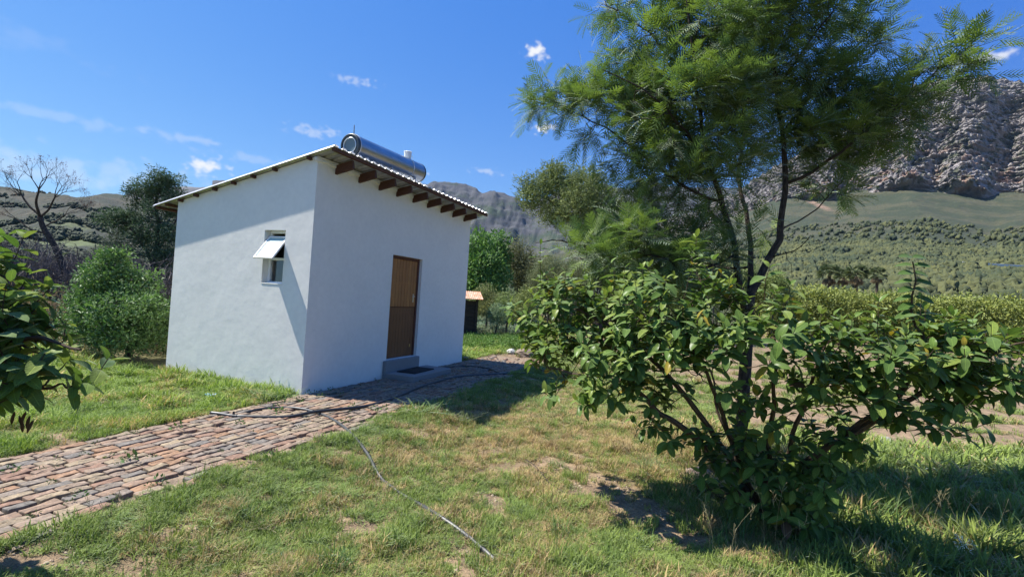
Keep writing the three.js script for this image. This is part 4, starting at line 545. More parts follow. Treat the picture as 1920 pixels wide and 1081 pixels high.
tree('olive_tree', 'rounded olive green tree with leaning trunk right of the cottage', { seed: 101, depth: 22, base: gAt(1128, 22), stems: [[[[1118, 500], [1098, 460], [1080, 425], [1050, 392], [1025, 370]], 0.20, 0.05], [[[1115, 500], [1120, 440], [1140, 400]], 0.13, 0.04], [[[1100, 462], [1070, 455], [1040, 450], [1005, 455]], 0.06, 0.015]], lobes: [[1018, 352, 0, 36], [1052, 340, 0.6, 40], [1000, 378, -0.3, 26], [1092, 356, -0.4, 42], [1132, 388, 0.3, 40], [1160, 415, 0, 34], [1075, 392, -0.6, 44], [1120, 425, -0.6, 40], [1165, 445, 0.4, 28], [1040, 400, 0.8, 30], [1090, 440, 0.2, 26, 0.7], [1180, 400, 0.2, 18], [1180, 425, 0, 24], [1150, 455, -0.3, 26], [985, 345, 0.2, 14], [1040, 325, 0, 20], [1110, 335, 0, 22]], geos: fineC, size: 0.34, count: 15, cols: [[0.075, 0.110, 0.028], [0.165, 0.195, 0.052]], gap: -0.3, limbs: 40 });
tree('broadleaf_tree', 'bright green dense tree just right of the cottage wall', { seed: 102, depth: 27, base: gAt(893, 27), stems: [[[[895, 540], [898, 490]], 0.16, 0.06]], lobes: [[895, 462, 0, 28], [882, 490, 0, 26], [905, 500, -0.6, 32], [892, 530, -0.8, 30], [918, 540, -1.0, 26], [870, 520, 0, 30], [930, 520, -0.5, 24]], geos: broad, size: 0.42, count: 14, cols: [[0.055, 0.125, 0.024], [0.105, 0.195, 0.034]], gap: -0.3, limbs: 14 });
tree('broadleaf_tree', 'second bright green tree with rounded top behind the shed', { seed: 103, depth: 30, base: gAt(925, 30), stems: [[[[925, 540], [924, 490]], 0.15, 0.06]], lobes: [[924, 462, 0, 26], [938, 480, 0, 20], [918, 490, -0.4, 26], [930, 515, -0.6, 24]], geos: broad, size: 0.42, count: 14, cols: [[0.052, 0.12, 0.024], [0.095, 0.185, 0.034]], gap: -0.3, limbs: 10 });
tree('dark_tree', 'dull brownish green tree left of the olive tree', { seed: 104, depth: 32, base: gAt(972, 32), stems: [[[[972, 540], [968, 490]], 0.15, 0.06]], lobes: [[962, 470, 0, 26], [980, 480, 0.3, 26], [992, 505, 0, 24], [968, 510, -0.5, 30], [948, 500, 0.4, 24], [985, 535, 0, 26]], geos: fineC, size: 0.45, count: 14, cols: [[0.080, 0.092, 0.034], [0.15, 0.155, 0.055]], gap: -0.3, limbs: 14 });
tree('grey_tree', 'greyish shrubby tree behind the lower acacia leaves', { seed: 105, depth: 26, base: gAt(1240, 26), stems: [[[[1242, 540], [1240, 480], [1230, 450]], 0.12, 0.04]], lobes: [[1225, 455, 0, 30], [1265, 450, 0, 30], [1250, 490, 0, 36], [1205, 490, 0, 30], [1290, 490, 0.5, 34], [1310, 460, 0.8, 24]], geos: fineC, size: 0.4, count: 11, cols: [[0.070, 0.085, 0.035], [0.13, 0.135, 0.06]], gap: -0.18, limbs: 22 });
const bushes = [[914, 565, 21, 26, 40, 'wispy yellow green bush beside the shed roof', [[0.10, 0.12, 0.035], [0.18, 0.19, 0.06]], fineC], [932, 590, 19, 16, 26, 'blue green feathery bush right of the shed', [[0.075, 0.12, 0.06], [0.12, 0.17, 0.085]], fineC], [952, 575, 20, 24, 40, 'loose green bush above the grey logs', [[0.085, 0.125, 0.035], [0.15, 0.19, 0.05]], fineC], [990, 570, 19, 24, 36, 'yellowish bush behind the left end of the guava shrub', [[0.10, 0.13, 0.03], [0.17, 0.19, 0.05]], fineC], [1030, 520, 26, 36, 34, 'grey green bush under the olive tree', [[0.075, 0.095, 0.04], [0.13, 0.15, 0.06]], fineC], [1075, 525, 25, 34, 34, 'dull bush between olive tree and guava shrub', [[0.07, 0.085, 0.035], [0.12, 0.135, 0.055]], fineC], [1150, 520, 27, 40, 34, 'bush at the right foot of the olive tree', [[0.065, 0.095, 0.03], [0.12, 0.15, 0.045]], broad], [1340, 510, 28, 36, 30, 'green bush behind the acacia stems', [[0.07, 0.10, 0.03], [0.13, 0.16, 0.05]], broad], [1450, 545, 29, 30, 30, 'light green bush at the near end of the orchard rows', [[0.09, 0.13, 0.03], [0.17, 0.20, 0.05]], broad], [1280, 545, 24, 36, 30, 'olive bush seen between guava and acacia stems', [[0.08, 0.11, 0.03], [0.15, 0.18, 0.05]], broad], [1400, 530, 30, 34, 30, 'low bush right of the acacia stems', [[0.075, 0.11, 0.03], [0.14, 0.17, 0.05]], broad]];
bushes.forEach(([px, py, d, rx, n, label, cols, geos], i) => tree('bush', label, { category: 'bush', seed: 200 + i, depth: d, base: gAt(px, d), stems: [[[[px + 3, py + 6]], 0.05, 0.02]], lobes: [[px, py - rx * 0.5, 0, rx * 0.75], [px - rx * 0.5, py + rx * 0.1, 0, rx * 0.7], [px + rx * 0.5, py + rx * 0.15, -0.2, rx * 0.7], [px, py + rx * 0.6, -0.2, rx * 0.8]], geos, size: 0.21, count: 12, cols: cols.map((c) => c.map((v) => v * 1.15)), gap: -0.4, limbs: 8, bark: greyBark }));
// left side
tree('citrus_tree', 'round glossy citrus tree on the lawn left of the cottage', { seed: 301, depth: 9.2, base: gAt(250, 9.2).clone(), stems: [[[[246, 640], [238, 600], [232, 550]], 0.07, 0.02], [[[252, 640], [262, 600], [268, 560]], 0.06, 0.02]], lobes: [[212, 500, 0, 30, 1], [195, 530, -0.1, 42], [245, 540, 0.1, 46], [180, 575, 0, 46], [235, 585, -0.4, 56], [280, 590, 0.2, 42], [185, 615, -0.1, 44], [240, 625, -0.3, 50], [285, 625, 0.1, 34], [150, 600, 0.2, 28, 0.7], [222, 480, 0, 16, 0.8]], geos: broad, size: 0.13, count: 10, cols: [[0.042, 0.100, 0.020], [0.115, 0.200, 0.040]], gap: -0.35, limbs: 60, limbEnd: 0.004, mat: glossLeaf, bark: greyBark });
tree('blackwood_tree', 'tall dark green tree rising behind the left end of the cottage', { seed: 302, depth: 16, base: gAt(300, 16), stems: [[[[298, 560], [290, 500], [296, 430], [292, 380], [300, 345]], 0.13, 0.03], [[[285, 500], [255, 440], [225, 410], [205, 405]], 0.07, 0.02], [[[292, 480], [320, 430], [335, 400]], 0.06, 0.02]], lobes: [[300, 335, 0, 22], [322, 342, 0.1, 20], [278, 345, -0.2, 22], [262, 362, 0, 22], [300, 362, 0.2, 26], [325, 370, 0, 20], [266, 385, 0, 20], [305, 392, -0.2, 26], [335, 395, 0.2, 20], [248, 405, 0.1, 18], [215, 408, 0, 22], [198, 412, 0.2, 16], [285, 425, 0, 26], [315, 440, -0.2, 30], [270, 450, 0.2, 22], [300, 475, -0.2, 30], [330, 490, 0, 30], [322, 525, 0, 24], [240, 425, 0.3, 14]], geos: flat, size: 0.2, count: 14, cols: [[0.024, 0.052, 0.022], [0.058, 0.100, 0.036]], gap: 0.0, squash: 0.6, limbs: 70, limbEnd: 0.006 });
tree('dark_tree', 'low dark tree between the bare tree and the tall dark tree', { seed: 303, depth: 19, base: gAt(205, 19), stems: [[[[206, 520], [212, 470], [222, 430]], 0.08, 0.02]], lobes: [[215, 440, 0, 26], [240, 460, 0, 26], [195, 465, 0.3, 22], [222, 490, 0, 34], [255, 500, 0, 26]], geos: flat, size: 0.26, count: 6, cols: [[0.030, 0.050, 0.026], [0.055, 0.075, 0.036]], gap: -0.1, limbs: 50, limbEnd: 0.006 });
function branchy(mb, p, d, L, r, lev, R, o) { const n = 5, pts = [p.clone()]; for (let i = 1; i <= n; i++) { d = d.clone().add(rdir(R).multiplyScalar(o.wander)).addScaledVector(UPV, o.lift).normalize(); pts.push(pts[i - 1].clone().addScaledVector(d, L / n)); } tube(mb, pts, r, r * 0.55, lev > 2 ? 3 : 5, false); if (lev >= o.levels) { o.tips?.push(pts[n]); return; } const k = 2 + Math.floor(R() * 2); for (let i = 0; i < k; i++) { const a = pts[n - Math.floor(R() * (i ? 3.5 : 1))], dd = d.clone().add(rdir(R).multiplyScalar(o.spread)).normalize(); branchy(mb, a, dd, L * (0.62 + 0.22 * R()), r * 0.55, lev + 1, R, o); } }
{ const R = rng(311), d = 14, base = gAt(135, d), t = plant('bare_tree', 'nearly leafless dark tree at the left edge of the photo', 'tree', base), sk = new Skeleton(R), tips = []; const P = (x, y, k = 0) => at(x, y, d + k); sk.stem([base.clone().setY(base.y - 0.1), P(128, 540), P(118, 500), P(98, 455), P(80, 425), P(74, 405)], 0.105, 0.058, 16, 8); const o = { wander: 0.16, lift: 0.05, spread: 0.75, levels: 5, tips };
  for (const [a, b, r0] of [[[74, 405], [40, 365], 0.036], [[75, 408], [72, 355], 0.038], [[76, 406], [102, 370], 0.034], [[90, 440], [30, 410], 0.022], [[82, 425], [122, 402], 0.022]]) { const p = P(...a), q = P(b[0], b[1], (R() - 0.5) * 0.8); sk.stem([p, p.clone().lerp(q, 0.5).add(rdir(R).multiplyScalar(0.08)), q], r0, r0 * 0.6, 8, 6); const dir = q.clone().sub(p).normalize(); for (let k = 0; k < 3; k++) branchy(sk.mb, q, dir.clone().add(rdir(R).multiplyScalar(0.55)).normalize(), 0.36, r0 * 0.42, 1, R, o); }
  t.put(mesh('trunk', sk.mb.geo(), darkBark, t)); const lv = tips.filter(() => R() < 0.5).map((p) => ({ m: new THREE.Matrix4().compose(p, new THREE.Quaternion().setFromEuler(new THREE.Euler(R() * 7, R() * 7, R() * 7)), V3(1, 1, 1).multiplyScalar(0.035)), c: [0.09 + 0.05 * R(), 0.065, 0.05] })); t.put(instances('crown', clump(5, 0.9, 0.5, 9), plainLeaf, lv, t)); console.log('bare', sk.mb.i.length / 3, lv.length); }
// grey dead brushwood thicket and dry weeds on the left, far shrub belt
const twigs = (() => { const mb = new MB(), R = rng(320); for (let k = 0; k < 9; k++) { const o = { wander: 0.25, lift: 0.02, spread: 0.9, levels: 3 }; branchy(mb, V3((R() - 0.5) * 0.8, -0.6 + 0.5 * R(), (R() - 0.5) * 0.8), V3((R() - 0.5), 0.9, (R() - 0.5)).normalize(), 0.5, 0.022, 1, R, o); } return mb.geo(); })();
const placeAt = (p, s, R, tilt = 0.5) => new THREE.Matrix4().compose(p, new THREE.Quaternion().setFromEuler(new THREE.Euler((R() - 0.5) * tilt, R() * 7, (R() - 0.5) * tilt)), V3(s, s, s));
{ const R = rng(321), l = []; for (let k = 0; k < 420; k++) { const px = -80 + 440 * R(), d = 12.5 + 11 * R(), p = gAt(px, d); const top = lerp(2.4, 1.2, clamp((px + 80) / 440)) * (0.6 + 0.5 * n2(px * 0.02, d * 0.3)); p.y += 0.4 + Math.max(0, top) * R(); const b = R(); l.push({ m: placeAt(p, 0.7 + 0.5 * R(), R), c: [lerp(0.07, 0.17, b), lerp(0.06, 0.145, b), lerp(0.058, 0.135, b)] }); } const im = instances('dead_brushwood', twigs, std([1, 1, 1]), l, scene); tag(im, 'grey tangle of dead brushwood behind the citrus tree', 'brushwood', null, 'stuff'); }
{ const R = rng(322), geos = [clump(22, 0.5, 0.12, 12), clump(22, 0.45, 0.2, 13)], l = [[], []]; for (let k = 0; k < 900; k++) { const px = -60 + 420 * R(), d = 9.8 + 3.5 * R(), p = gAt(px, d); p.y += 0.1 + (0.25 + 0.75 * R()) * R() * (px < 130 ? 1.15 : 0.8); const g = R() < 0.45, b = R(); l[g ? 1 : 0].push({ m: placeAt(p, 0.16 + 0.1 * R(), R), c: g ? [lerp(0.05, 0.1, b), lerp(0.10, 0.17, b), 0.03] : [lerp(0.16, 0.34, b), lerp(0.11, 0.24, b), lerp(0.06, 0.12, b)] }); } const g = new THREE.Group(); g.name = numbered('dry_weeds'); scene.add(g); tag(g, 'brown dry weeds around the foot of the citrus tree', 'weeds', null, 'stuff'); l.forEach((x, i) => instances('weeds', geos[i], plainLeaf, x, g)); }
{ const R = rng(323), l = [[], []]; for (let k = 0; k < 5200; k++) { const a = lerp(-60, 58, R()) * D, r = lerp(34, 120, R() * R()), x = Math.sin(a) * r, z = -Math.cos(a) * r; if (a > 24 * D && r < 95) continue; const h = a < -20 * D ? 1.6 : 2.6, p = V3(x, gy(x, z) + h * (0.1 + R() * (0.5 + 0.6 * n2(x * 0.08, z * 0.08))), z), b = R(); l[k & 1].push({ m: placeAt(p, 0.5 + 0.5 * R(), R), c: [lerp(0.045, 0.11, b), lerp(0.07, 0.13, b), lerp(0.025, 0.05, b)] }); } const g = new THREE.Group(); g.name = numbered('shrub_belt'); scene.add(g); tag(g, 'belt of low shrubs across the valley floor', 'shrubs', null, 'stuff'); l.forEach((x, i) => instances('shrubs', broad[i], plainLeaf, x, g)); }
// orchard rows on the right
{ const R = rng(330), l = [[], []], base = at(1430, 560, 34), end = at(2250, 560, 30); for (let row = 0; row < 7; row++) for (let k = 0; k < 1500; k++) { const f = R(), p = base.clone().lerp(end, f).addScaledVector(V3(0.35, 0, -1).normalize(), row * 4.2 + (R() - 0.5) * 1.9), bush = 0.5 + 0.5 * Math.sin(f * 150 + row * 2) * 0.35 + 0.3 * n2(f * 40, row); const yy = R(); p.y = gy(p.x, p.z) + 0.35 + yy * (2.55 + 0.9 * bush); const b = R(), wide = Math.sin(Math.PI * clamp(yy * 0.85 + 0.1)); p.addScaledVector(V3(0.35, 0, -1).normalize(), (R() - 0.5) * wide * 0.8); l[k & 1].push({ m: placeAt(p, 0.34 + 0.22 * R(), R), c: [lerp(0.17, 0.30, b), lerp(0.22, 0.33, b), lerp(0.04, 0.06, b)] }); } const g = new THREE.Group(); g.name = numbered('orchard_rows'); scene.add(g); tag(g, 'rows of light green orchard trees beyond the sandy track', 'orchard', null, 'stuff'); l.forEach((x, i) => instances('orchard_leaves', broad[i], plainLeaf, x, g)); }
// palms
for (const [px, py, rp, d, label] of [[1556, 512, 19, 105, 'leftmost palm above the orchard, with the fullest crown'], [1582, 517, 15, 112, 'palm second from the left above the orchard'], [1606, 512, 19, 104, 'palm third from the left, with a dark trunk below its crown'], [1645, 514, 15, 115, 'rightmost smaller palm above the orchard']]) {
  const R = rng(px), c = at(px, py, d), base = V3(c.x, gy(c.x, c.z), c.z), t = plant('palm_tree', label, 'palm', base, 'palms above the orchard'), mb = new MB(); tube(mb, curve([base.clone(), base.clone().lerp(c, 0.5).add(V3(0.2, 0, 0)), c], 8), 0.35, 0.28, 8); t.put(mesh('trunk', mb.geo(), bark([0.12, 0.095, 0.07]), t));
  const L = px2m(rp, d) * 1.15, fr = new MB(), dead = new MB(); for (let k = 0; k < 44; k++) { const low = k > 34, m = low ? dead : fr, a = R() * 7, el = low ? -0.9 - 0.5 * R() : -0.35 + 1.6 * R(), q = V3(Math.cos(a) * Math.cos(el), Math.sin(el), Math.sin(a) * Math.cos(el)), tip0 = c.clone().addScaledVector(q, L * 0.55); const s = q.clone().cross(UPV).normalize(), nrm = s.clone().cross(q); for (let j = 0; j < 9; j++) { const th = (j - 4) * 0.33, dd = q.clone().multiplyScalar(Math.cos(th)).addScaledVector(s, Math.sin(th)), e = tip0.clone().addScaledVector(dd, L * 0.5).add(V3(0, -L * 0.12 * (1 + Math.abs(th)), 0)), w = L * 0.045, A = m.v(...tip0.clone().addScaledVector(dd, L * 0.02).toArray()), B = m.v(...tip0.clone().addScaledVector(dd, L * 0.28).addScaledVector(nrm, w * 0.4).addScaledVector(dd.clone().cross(nrm), w).toArray()), C = m.v(...tip0.clone().addScaledVector(dd, L * 0.28).addScaledVector(dd.clone().cross(nrm), -w).toArray()), E = m.v(...e.toArray()); m.t(A, B, E); m.t(A, E, C); } tube(m, [c, tip0], 0.04, 0.025, 3, false); }
  t.put(mesh('crown', fr.geo(true), leafMat([0.10, 0.135, 0.045], { transmission: 0.2 }), t)); t.put(mesh('dead_fronds', dead.geo(true), leafMat([0.17, 0.13, 0.07], { transmission: 0.1 }), t));
}
// concrete viaduct far off on the right
{ const d = 380, a = at(1797, 494, d), b = at(2500, 500, d * 0.98), t = thing('viaduct', 'pale concrete road viaduct on the far slope at the right edge', 'bridge', a, 0); const v = b.clone().sub(a), L = Math.hypot(v.x, v.z); t.rotation.y = Math.atan2(-v.z, v.x); const cm = std([0.62, 0.62, 0.60], { map: rep(plasterMap, 0.1, 0.1) }); mesh('deck', cbox(0, L, -2.0, 0, -4, 4, 0.1), cm, t); mesh('parapet', cbox(0, L, 0.003, 1.3, 3.6, 3.9, 0.05), cm, t); for (let x = 14; x < L; x += 36) mesh('pier', cbox(x - 1.2, x + 1.2, -22, -2.003, -2, 2, 0.15), cm, t); }
// forest on the lower slopes
const blobs = [1, 2, 3].map((s) => { const g = mergeVertices(new THREE.IcosahedronGeometry(1, 2).deleteAttribute('normal').deleteAttribute('uv')), p = g.attributes.position; for (let i = 0; i < p.count; i++) { const v = V3(p.getX(i), p.getY(i), p.getZ(i)), k = 0.82 + 0.36 * n3(v.x * 1.7 + s * 9, v.y * 1.7, v.z * 1.7) + 0.22 * n3(v.x * 4.3, v.y * 4.3 + s * 7, v.z * 4.3); p.setXYZ(i, v.x * k * 0.8, v.y * k + 0.2, v.z * k * 0.8); } g.computeVertexNormals(); return g; });
{ const R = rng(340), l = [[], [], []]; for (let k = 0; k < 95000; k++) { const a = lerp(6, 60, R()) * D, r = lerp(150, 1220, Math.pow(R(), 0.75)), x = Math.sin(a) * r, z = -Math.cos(a) * r, f = fbm2(x * 0.004, z * 0.004, 3); if (r > 800 + 500 * f && R() < 0.93) continue; if (f < -0.28 && R() < 0.85) continue; const s = lerp(1.2, 4.4, Math.pow(R(), 2.4)) * (1 + 0.2 * (r > 600)) * (1 + 0.7 * fbm2(x * 0.013 + 5, z * 0.013, 2)), b = clamp(0.5 + 0.8 * fbm2(x * 0.01, z * 0.01, 2) + (R() - 0.5) * 0.6); l[k % 3].push({ m: placeAt(V3(x, slopeY(a, r) + s * 0.35, z), s, R, 0.3), c: [lerp(0.022, 0.080, b), lerp(0.036, 0.086, b), lerp(0.014, 0.026, b)] }); } const g = new THREE.Group(); g.name = numbered('valley_forest'); scene.add(g); tag(g, 'forest of small trees on the slope under the mountain', 'forest', null, 'stuff'); l.forEach((x, i) => instances('forest_trees', blobs[i], std([1, 1, 1]), x, g)); console.log('forest', l.map((x) => x.length)); }
{ const R = rng(341), l = [[], [], []]; for (let k = 0; k < 34000; k++) { const a = lerp(-62, -14, R()) * D, t = Math.pow(R(), 1.2) * 0.8, r = lerp(170, 2300, Math.pow(t, 1.3)), x = Math.sin(a) * r, z = -Math.cos(a) * r, f = fbm2(x * 0.005 + 8, z * 0.005, 3); if (f < -0.1 + 0.55 * smooth(0.3, 0.6, t)) continue; const s = lerp(1.1, 3.2, R() * R()) * (1 + r / 2500), b = R(); l[k % 3].push({ m: placeAt(V3(x, leftY(a, t) + s * 0.4, z), s, R, 0.3), c: [lerp(0.022, 0.045, b), lerp(0.034, 0.058, b), lerp(0.018, 0.028, b)] }); } const g = new THREE.Group(); g.name = numbered('hillside_woods'); scene.add(g); tag(g, 'dark woods scattered over the left valley hills', 'woods', null, 'stuff'); l.forEach((x, i) => instances('wood_trees', blobs[i], std([1, 1, 1]), x, g)); }
{ const R = rng(342), l = [[], [], []]; for (let k = 0; k < 6000; k++) { const a = lerp(-16, 16, R()) * D, r = lerp(140, 1500, Math.pow(R(), 0.7)), x = Math.sin(a) * r, z = -Math.cos(a) * r; const s = lerp(2, 4.5, R()), b = R(), sy = a > -8 * D ? slopeY(a, Math.min(r, RB)) : 0; l[k % 3].push({ m: placeAt(V3(x, sy + s * 0.4, z), s, R, 0.3), c: [lerp(0.03, 0.07, b), lerp(0.055, 0.095, b), lerp(0.022, 0.038, b)] }); } const g = new THREE.Group(); g.name = numbered('valley_woods'); scene.add(g); tag(g, 'woodland on the valley floor behind the cottage', 'woods', null, 'stuff'); l.forEach((x, i) => instances('wood_trees', blobs[i], std([1, 1, 1]), x, g)); }

// ---------------------------------------------------------------- grass
function tuft(n, spread, lean, seed, wid = 0.05) { const mb = new MB(), r = rng(seed); for (let k = 0; k < n; k++) { const a = r() * 7, s = spread * Math.sqrt(r()), x = Math.cos(a) * s, z = Math.sin(a) * s, b = r() * 7, h = 0.55 + 0.6 * r(), ln = lean * (0.3 + r()), dx = Math.cos(b), dz = Math.sin(b), w = wid * (0.7 + 0.6 * r()), sx = -dz * w * 0.5, sz = dx * w * 0.5, p = (t) => [x + dx * ln * t * t, h * t * (1 - 0.25 * ln * t), z + dz * ln * t * t]; let pr; for (const [t, ww] of [[0, 1], [0.4, 0.9], [0.75, 0.6]]) { const [X, Y, Z] = p(t), row = [mb.v(X - sx * ww, Y, Z - sz * ww), mb.v(X + sx * ww, Y, Z + sz * ww)]; if (pr) mb.q(pr[0], pr[1], row[1], row[0]); pr = row; } const [X, Y, Z] = p(1), e = mb.v(X, Y, Z); mb.t(pr[0], pr[1], e); } return mb.geo(); }
const tufts = [tuft(13, 0.55, 0.7, 1, 0.09), tuft(13, 0.6, 0.95, 2, 0.085), tuft(12, 0.5, 0.5, 3, 0.08), tuft(14, 0.7, 1.3, 4, 0.085)];
const bladeMat = leafMat([1, 1, 1], { transmission: 0.34 });
{
  const R = rng(400), lists = tufts.map(() => []);
  const zones = [[1.6, 4.2, 1500], [4.2, 7, 1050], [7, 11, 520], [11, 18, 210], [18, 40, 30]];
  for (const [r0, r1, dens] of zones) { const A = 2 * 62 * D / 2 * (r1 * r1 - r0 * r0), n = Math.round(A * dens); for (let k = 0; k < n; k++) {
    const r = Math.sqrt(lerp(r0 * r0, r1 * r1, R())), a = lerp(-62, 62, R()) * D, x = Math.sin(a) * r, z = -Math.cos(a) * r, u = toU(x, z), w = toW(x, z);
    if (u > -0.02 && u < LEN + 0.2 && w > 0.0) continue; // behind or inside the cottage
    const g = grassAt(x, z); if (g <= 0.05 || R() > smooth(0.0, 0.8, g)) continue;
    const dry = dryAt(x, z), straw = R() < dry * 0.85; let h = straw ? 0.055 + 0.07 * R() * R() : 0.05 + 0.075 * R() * R(); h *= 0.8 + 0.5 * n2(x * 1.6, z * 1.6 + 4) * 0.8;
    if (w > 0) h *= 1.15 + 0.5 * clamp(n2(x * 1.2, z * 1.2)); if (w > 1.8 && u < -1) h *= 1.2; if (u < 0 && u > -0.7 && w > 0.1) h *= 1.5;
    if (x > 1.3 && z > -7) h *= 1 + 1.5 * smooth(1.3, 3.0, x) + 0.4 * clamp(n2(x * 2, z * 2)); if (r > 11) h *= 1.6;
    const b = R(), c = straw ? [lerp(0.30, 0.58, b), lerp(0.22, 0.42, b), lerp(0.09, 0.18, b)] : [lerp(0.13, 0.25, b) + 0.05 * dry, lerp(0.20, 0.33, b), lerp(0.028, 0.05, b)];
    if (w > 0) { c[0] *= 1.2; c[1] *= 1.25; }
    h = Math.max(0.025, h); const wd = Math.max(0.05, h * 0.75) * (r > 7 ? 1.35 : 1);
    lists[Math.floor(R() * 4)].push({ m: new THREE.Matrix4().compose(V3(x, gy(x, z) - 0.004, z), new THREE.Quaternion().setFromEuler(new THREE.Euler((R() - 0.5) * 0.3, R() * 7, (R() - 0.5) * 0.3)), V3(wd, h, wd)), c }); } }
  const g = new THREE.Group(); g.name = 'lawn_grass'; scene.add(g); tag(g, 'short green and straw coloured grass of the lawn', 'grass', null, 'stuff'); lists.forEach((l, i) => instances('grass', tufts[i], bladeMat, l, g)); console.log('grass', lists.reduce((s, l) => s + l.length, 0));
}
// single taller clumps
const bigTuft = [tuft(70, 0.42, 0.55, 21, 0.022), tuft(60, 0.5, 0.8, 22, 0.022), tuft(50, 0.35, 0.4, 23, 0.02)];
const clumpCols = [[0.085, 0.165, 0.026], [0.11, 0.19, 0.03], [0.30, 0.22, 0.095], [0.13, 0.165, 0.045]].map((c) => leafMat(c, { transmission: 0.34 }));
for (const [px, py, h, w, g, c, label] of [[628, 1062, 0.15, 0.24, 0, 0, 'dark green grass clump at the bottom edge left of centre'], [515, 750, 0.22, 0.5, 1, 1, 'bright grass clump against the sunny cottage wall'], [470, 742, 0.17, 0.4, 0, 1, 'shorter grass clump left of the bright one by the cottage wall'], [800, 772, 0.20, 0.6, 1, 1, 'grass hump where the brick path meets the shadow'], [860, 790, 0.18, 0.5, 0, 3, 'grass clump at the edge of the cottage shadow'], [1045, 1002, 0.16, 0.26, 2, 1, 'fresh green tuft left of the molehill shade'], [1035, 838, 0.20, 0.20, 2, 2, 'tall straw coloured tuft in the middle of the lawn'], [450, 968, 0.12, 0.24, 0, 0, 'small grass clump below the brick path'], [905, 955, 0.12, 0.22, 2, 1, 'green tuft beside the grey pipe on the lawn'], [1730, 1075, 0.36, 0.42, 1, 1, 'tall green grass clump at the bottom right'], [1640, 985, 0.34, 0.4, 0, 0, 'dark grass clump under the right side of the guava shrub'], [1790, 925, 0.36, 0.45, 1, 3, 'wispy tall grass right of the guava shrub'], [1880, 990, 0.34, 0.45, 2, 3, 'dry tall grass at the right edge'], [1380, 1010, 0.28, 0.36, 2, 0, 'shaded tuft at the foot of the guava stems'], [1215, 885, 0.22, 0.35, 1, 3, 'tuft under the left guava branches'], [1170, 850, 0.2, 0.3, 0, 2, 'straw tuft left of the guava shade'], [1540, 1060, 0.25, 0.3, 1, 0, 'shaded grass clump below the guava shrub'], [1300, 920, 0.24, 0.36, 0, 0, 'leafy grass clump beside the flat sandy stone']]) { const m = mesh('grass_clump', bigTuft[g], clumpCols[c]); m.position.copy(ground(px, py)); m.position.y -= 0.01; m.scale.set(w, h, w); m.rotation.y = px; tag(m, label, 'grass', 'taller grass clumps'); }
// clumps that rise out of the lawn, clods and pebbles on the bare spots
{ const R = rng(480), l = bigTuft.map(() => []); for (let k = 0; k < 1500; k++) { const r = lerp(2.2, 8.5, Math.sqrt(R())), a = lerp(-50, 54, R()) * D, x = Math.sin(a) * r, z = -Math.cos(a) * r, w = toW(x, z), u = toU(x, z); if ((w < 0.15 && w > -PATHW - 0.15) || (u > -0.1 && w > -0.2) || grassAt(x, z) < 0.35 + 0.3 * R()) continue; const dry = dryAt(x, z), straw = R() < dry * 0.6, b = R(), s = 0.10 + 0.12 * R(), h = 0.06 + 0.09 * R() * R(); l[k % 3].push({ m: new THREE.Matrix4().compose(V3(x, gy(x, z) - 0.006, z), new THREE.Quaternion().setFromEuler(new THREE.Euler(0, R() * 7, 0)), V3(s, h, s)), c: straw ? [lerp(0.32, 0.5, b), lerp(0.24, 0.37, b), lerp(0.10, 0.16, b)] : [lerp(0.10, 0.22, b), lerp(0.18, 0.32, b), lerp(0.024, 0.045, b)] }); } const g = new THREE.Group(); g.name = 'grass_tussocks'; scene.add(g); tag(g, 'small tussocks standing above the short lawn', 'grass', null, 'stuff'); l.forEach((x, i) => instances('tussocks', bigTuft[i], bladeMat, x, g)); }
{ const R = rng(481), l = [], geo = rockGeo(5, 1, 0.7, 1, 0.3); for (const [p, r] of bare) for (let k = 0; k < 70 * r / 0.25; k++) { const a = R() * 7, q = r * 1.1 * Math.sqrt(R()), x = p.x + Math.cos(a) * q, z = p.z + Math.sin(a) * q, b = R(); if (inHouse(toU(x, z), toW(x, z))) continue; l.push({ m: placeAt(V3(x, gy(x, z) + 0.001, z), 0.003 + 0.012 * R() * R(), R, 2), c: [lerp(0.2, 0.42, b), lerp(0.15, 0.33, b), lerp(0.10, 0.23, b)] }); } const im = instances('soil_clods', geo, std([1, 1, 1]), l, scene); tag(im, 'little clods and pebbles on the bare soil patches', 'pebbles', null, 'stuff'); }
// seed stalks, small weeds, litter
{ const R = rng(500), mb = new MB(); for (const [px, py, n, s, hh] of [[1460, 1040, 5, 0.3, 0.6], [1760, 1000, 14, 0.6, 0.5], [1850, 930, 14, 0.7, 0.45], [1700, 900, 8, 0.5, 0.4], [1060, 850, 7, 0.2, 0.32], [585, 870, 2, 0.05, 0.35], [610, 868, 2, 0.05, 0.3], [850, 770, 10, 0.5, 0.3], [185, 1000, 4, 0.15, 0.28], [980, 770, 8, 0.5, 0.25], [1340, 1050, 5, 0.3, 0.45]]) for (let k = 0; k < n; k++) { const b = ground(px, py).add(V3((R() - 0.5) * s, 0, (R() - 0.5) * s)); b.y = gy(b.x, b.z); const l = V3((R() - 0.5) * 0.9, 1, (R() - 0.5) * 0.9), h = 0.85 * hh * (0.7 + 0.5 * R()), e = b.clone().addScaledVector(l, h); tube(mb, curve([b, b.clone().addScaledVector(V3(l.x * 0.4, 1, l.z * 0.4), h * 0.5), e], 6), 0.0011, 0.0006, 3, false); for (let j = 0; j < 7; j++) { const q = b.clone().lerp(e, 0.75 + 0.05 * j * 0.7), o = rdir(R).multiplyScalar(0.03).add(V3(0, 0.03, 0)); tube(mb, [q, q.clone().add(o)], 0.0008, 0.0016, 3, false); } } const m = mesh('seed_stalks', mb.geo(), leafMat([0.33, 0.28, 0.14], { transmission: 0.2 })); tag(m, 'thin dry seed stalks standing above the grass', 'grass', null, 'stuff'); }
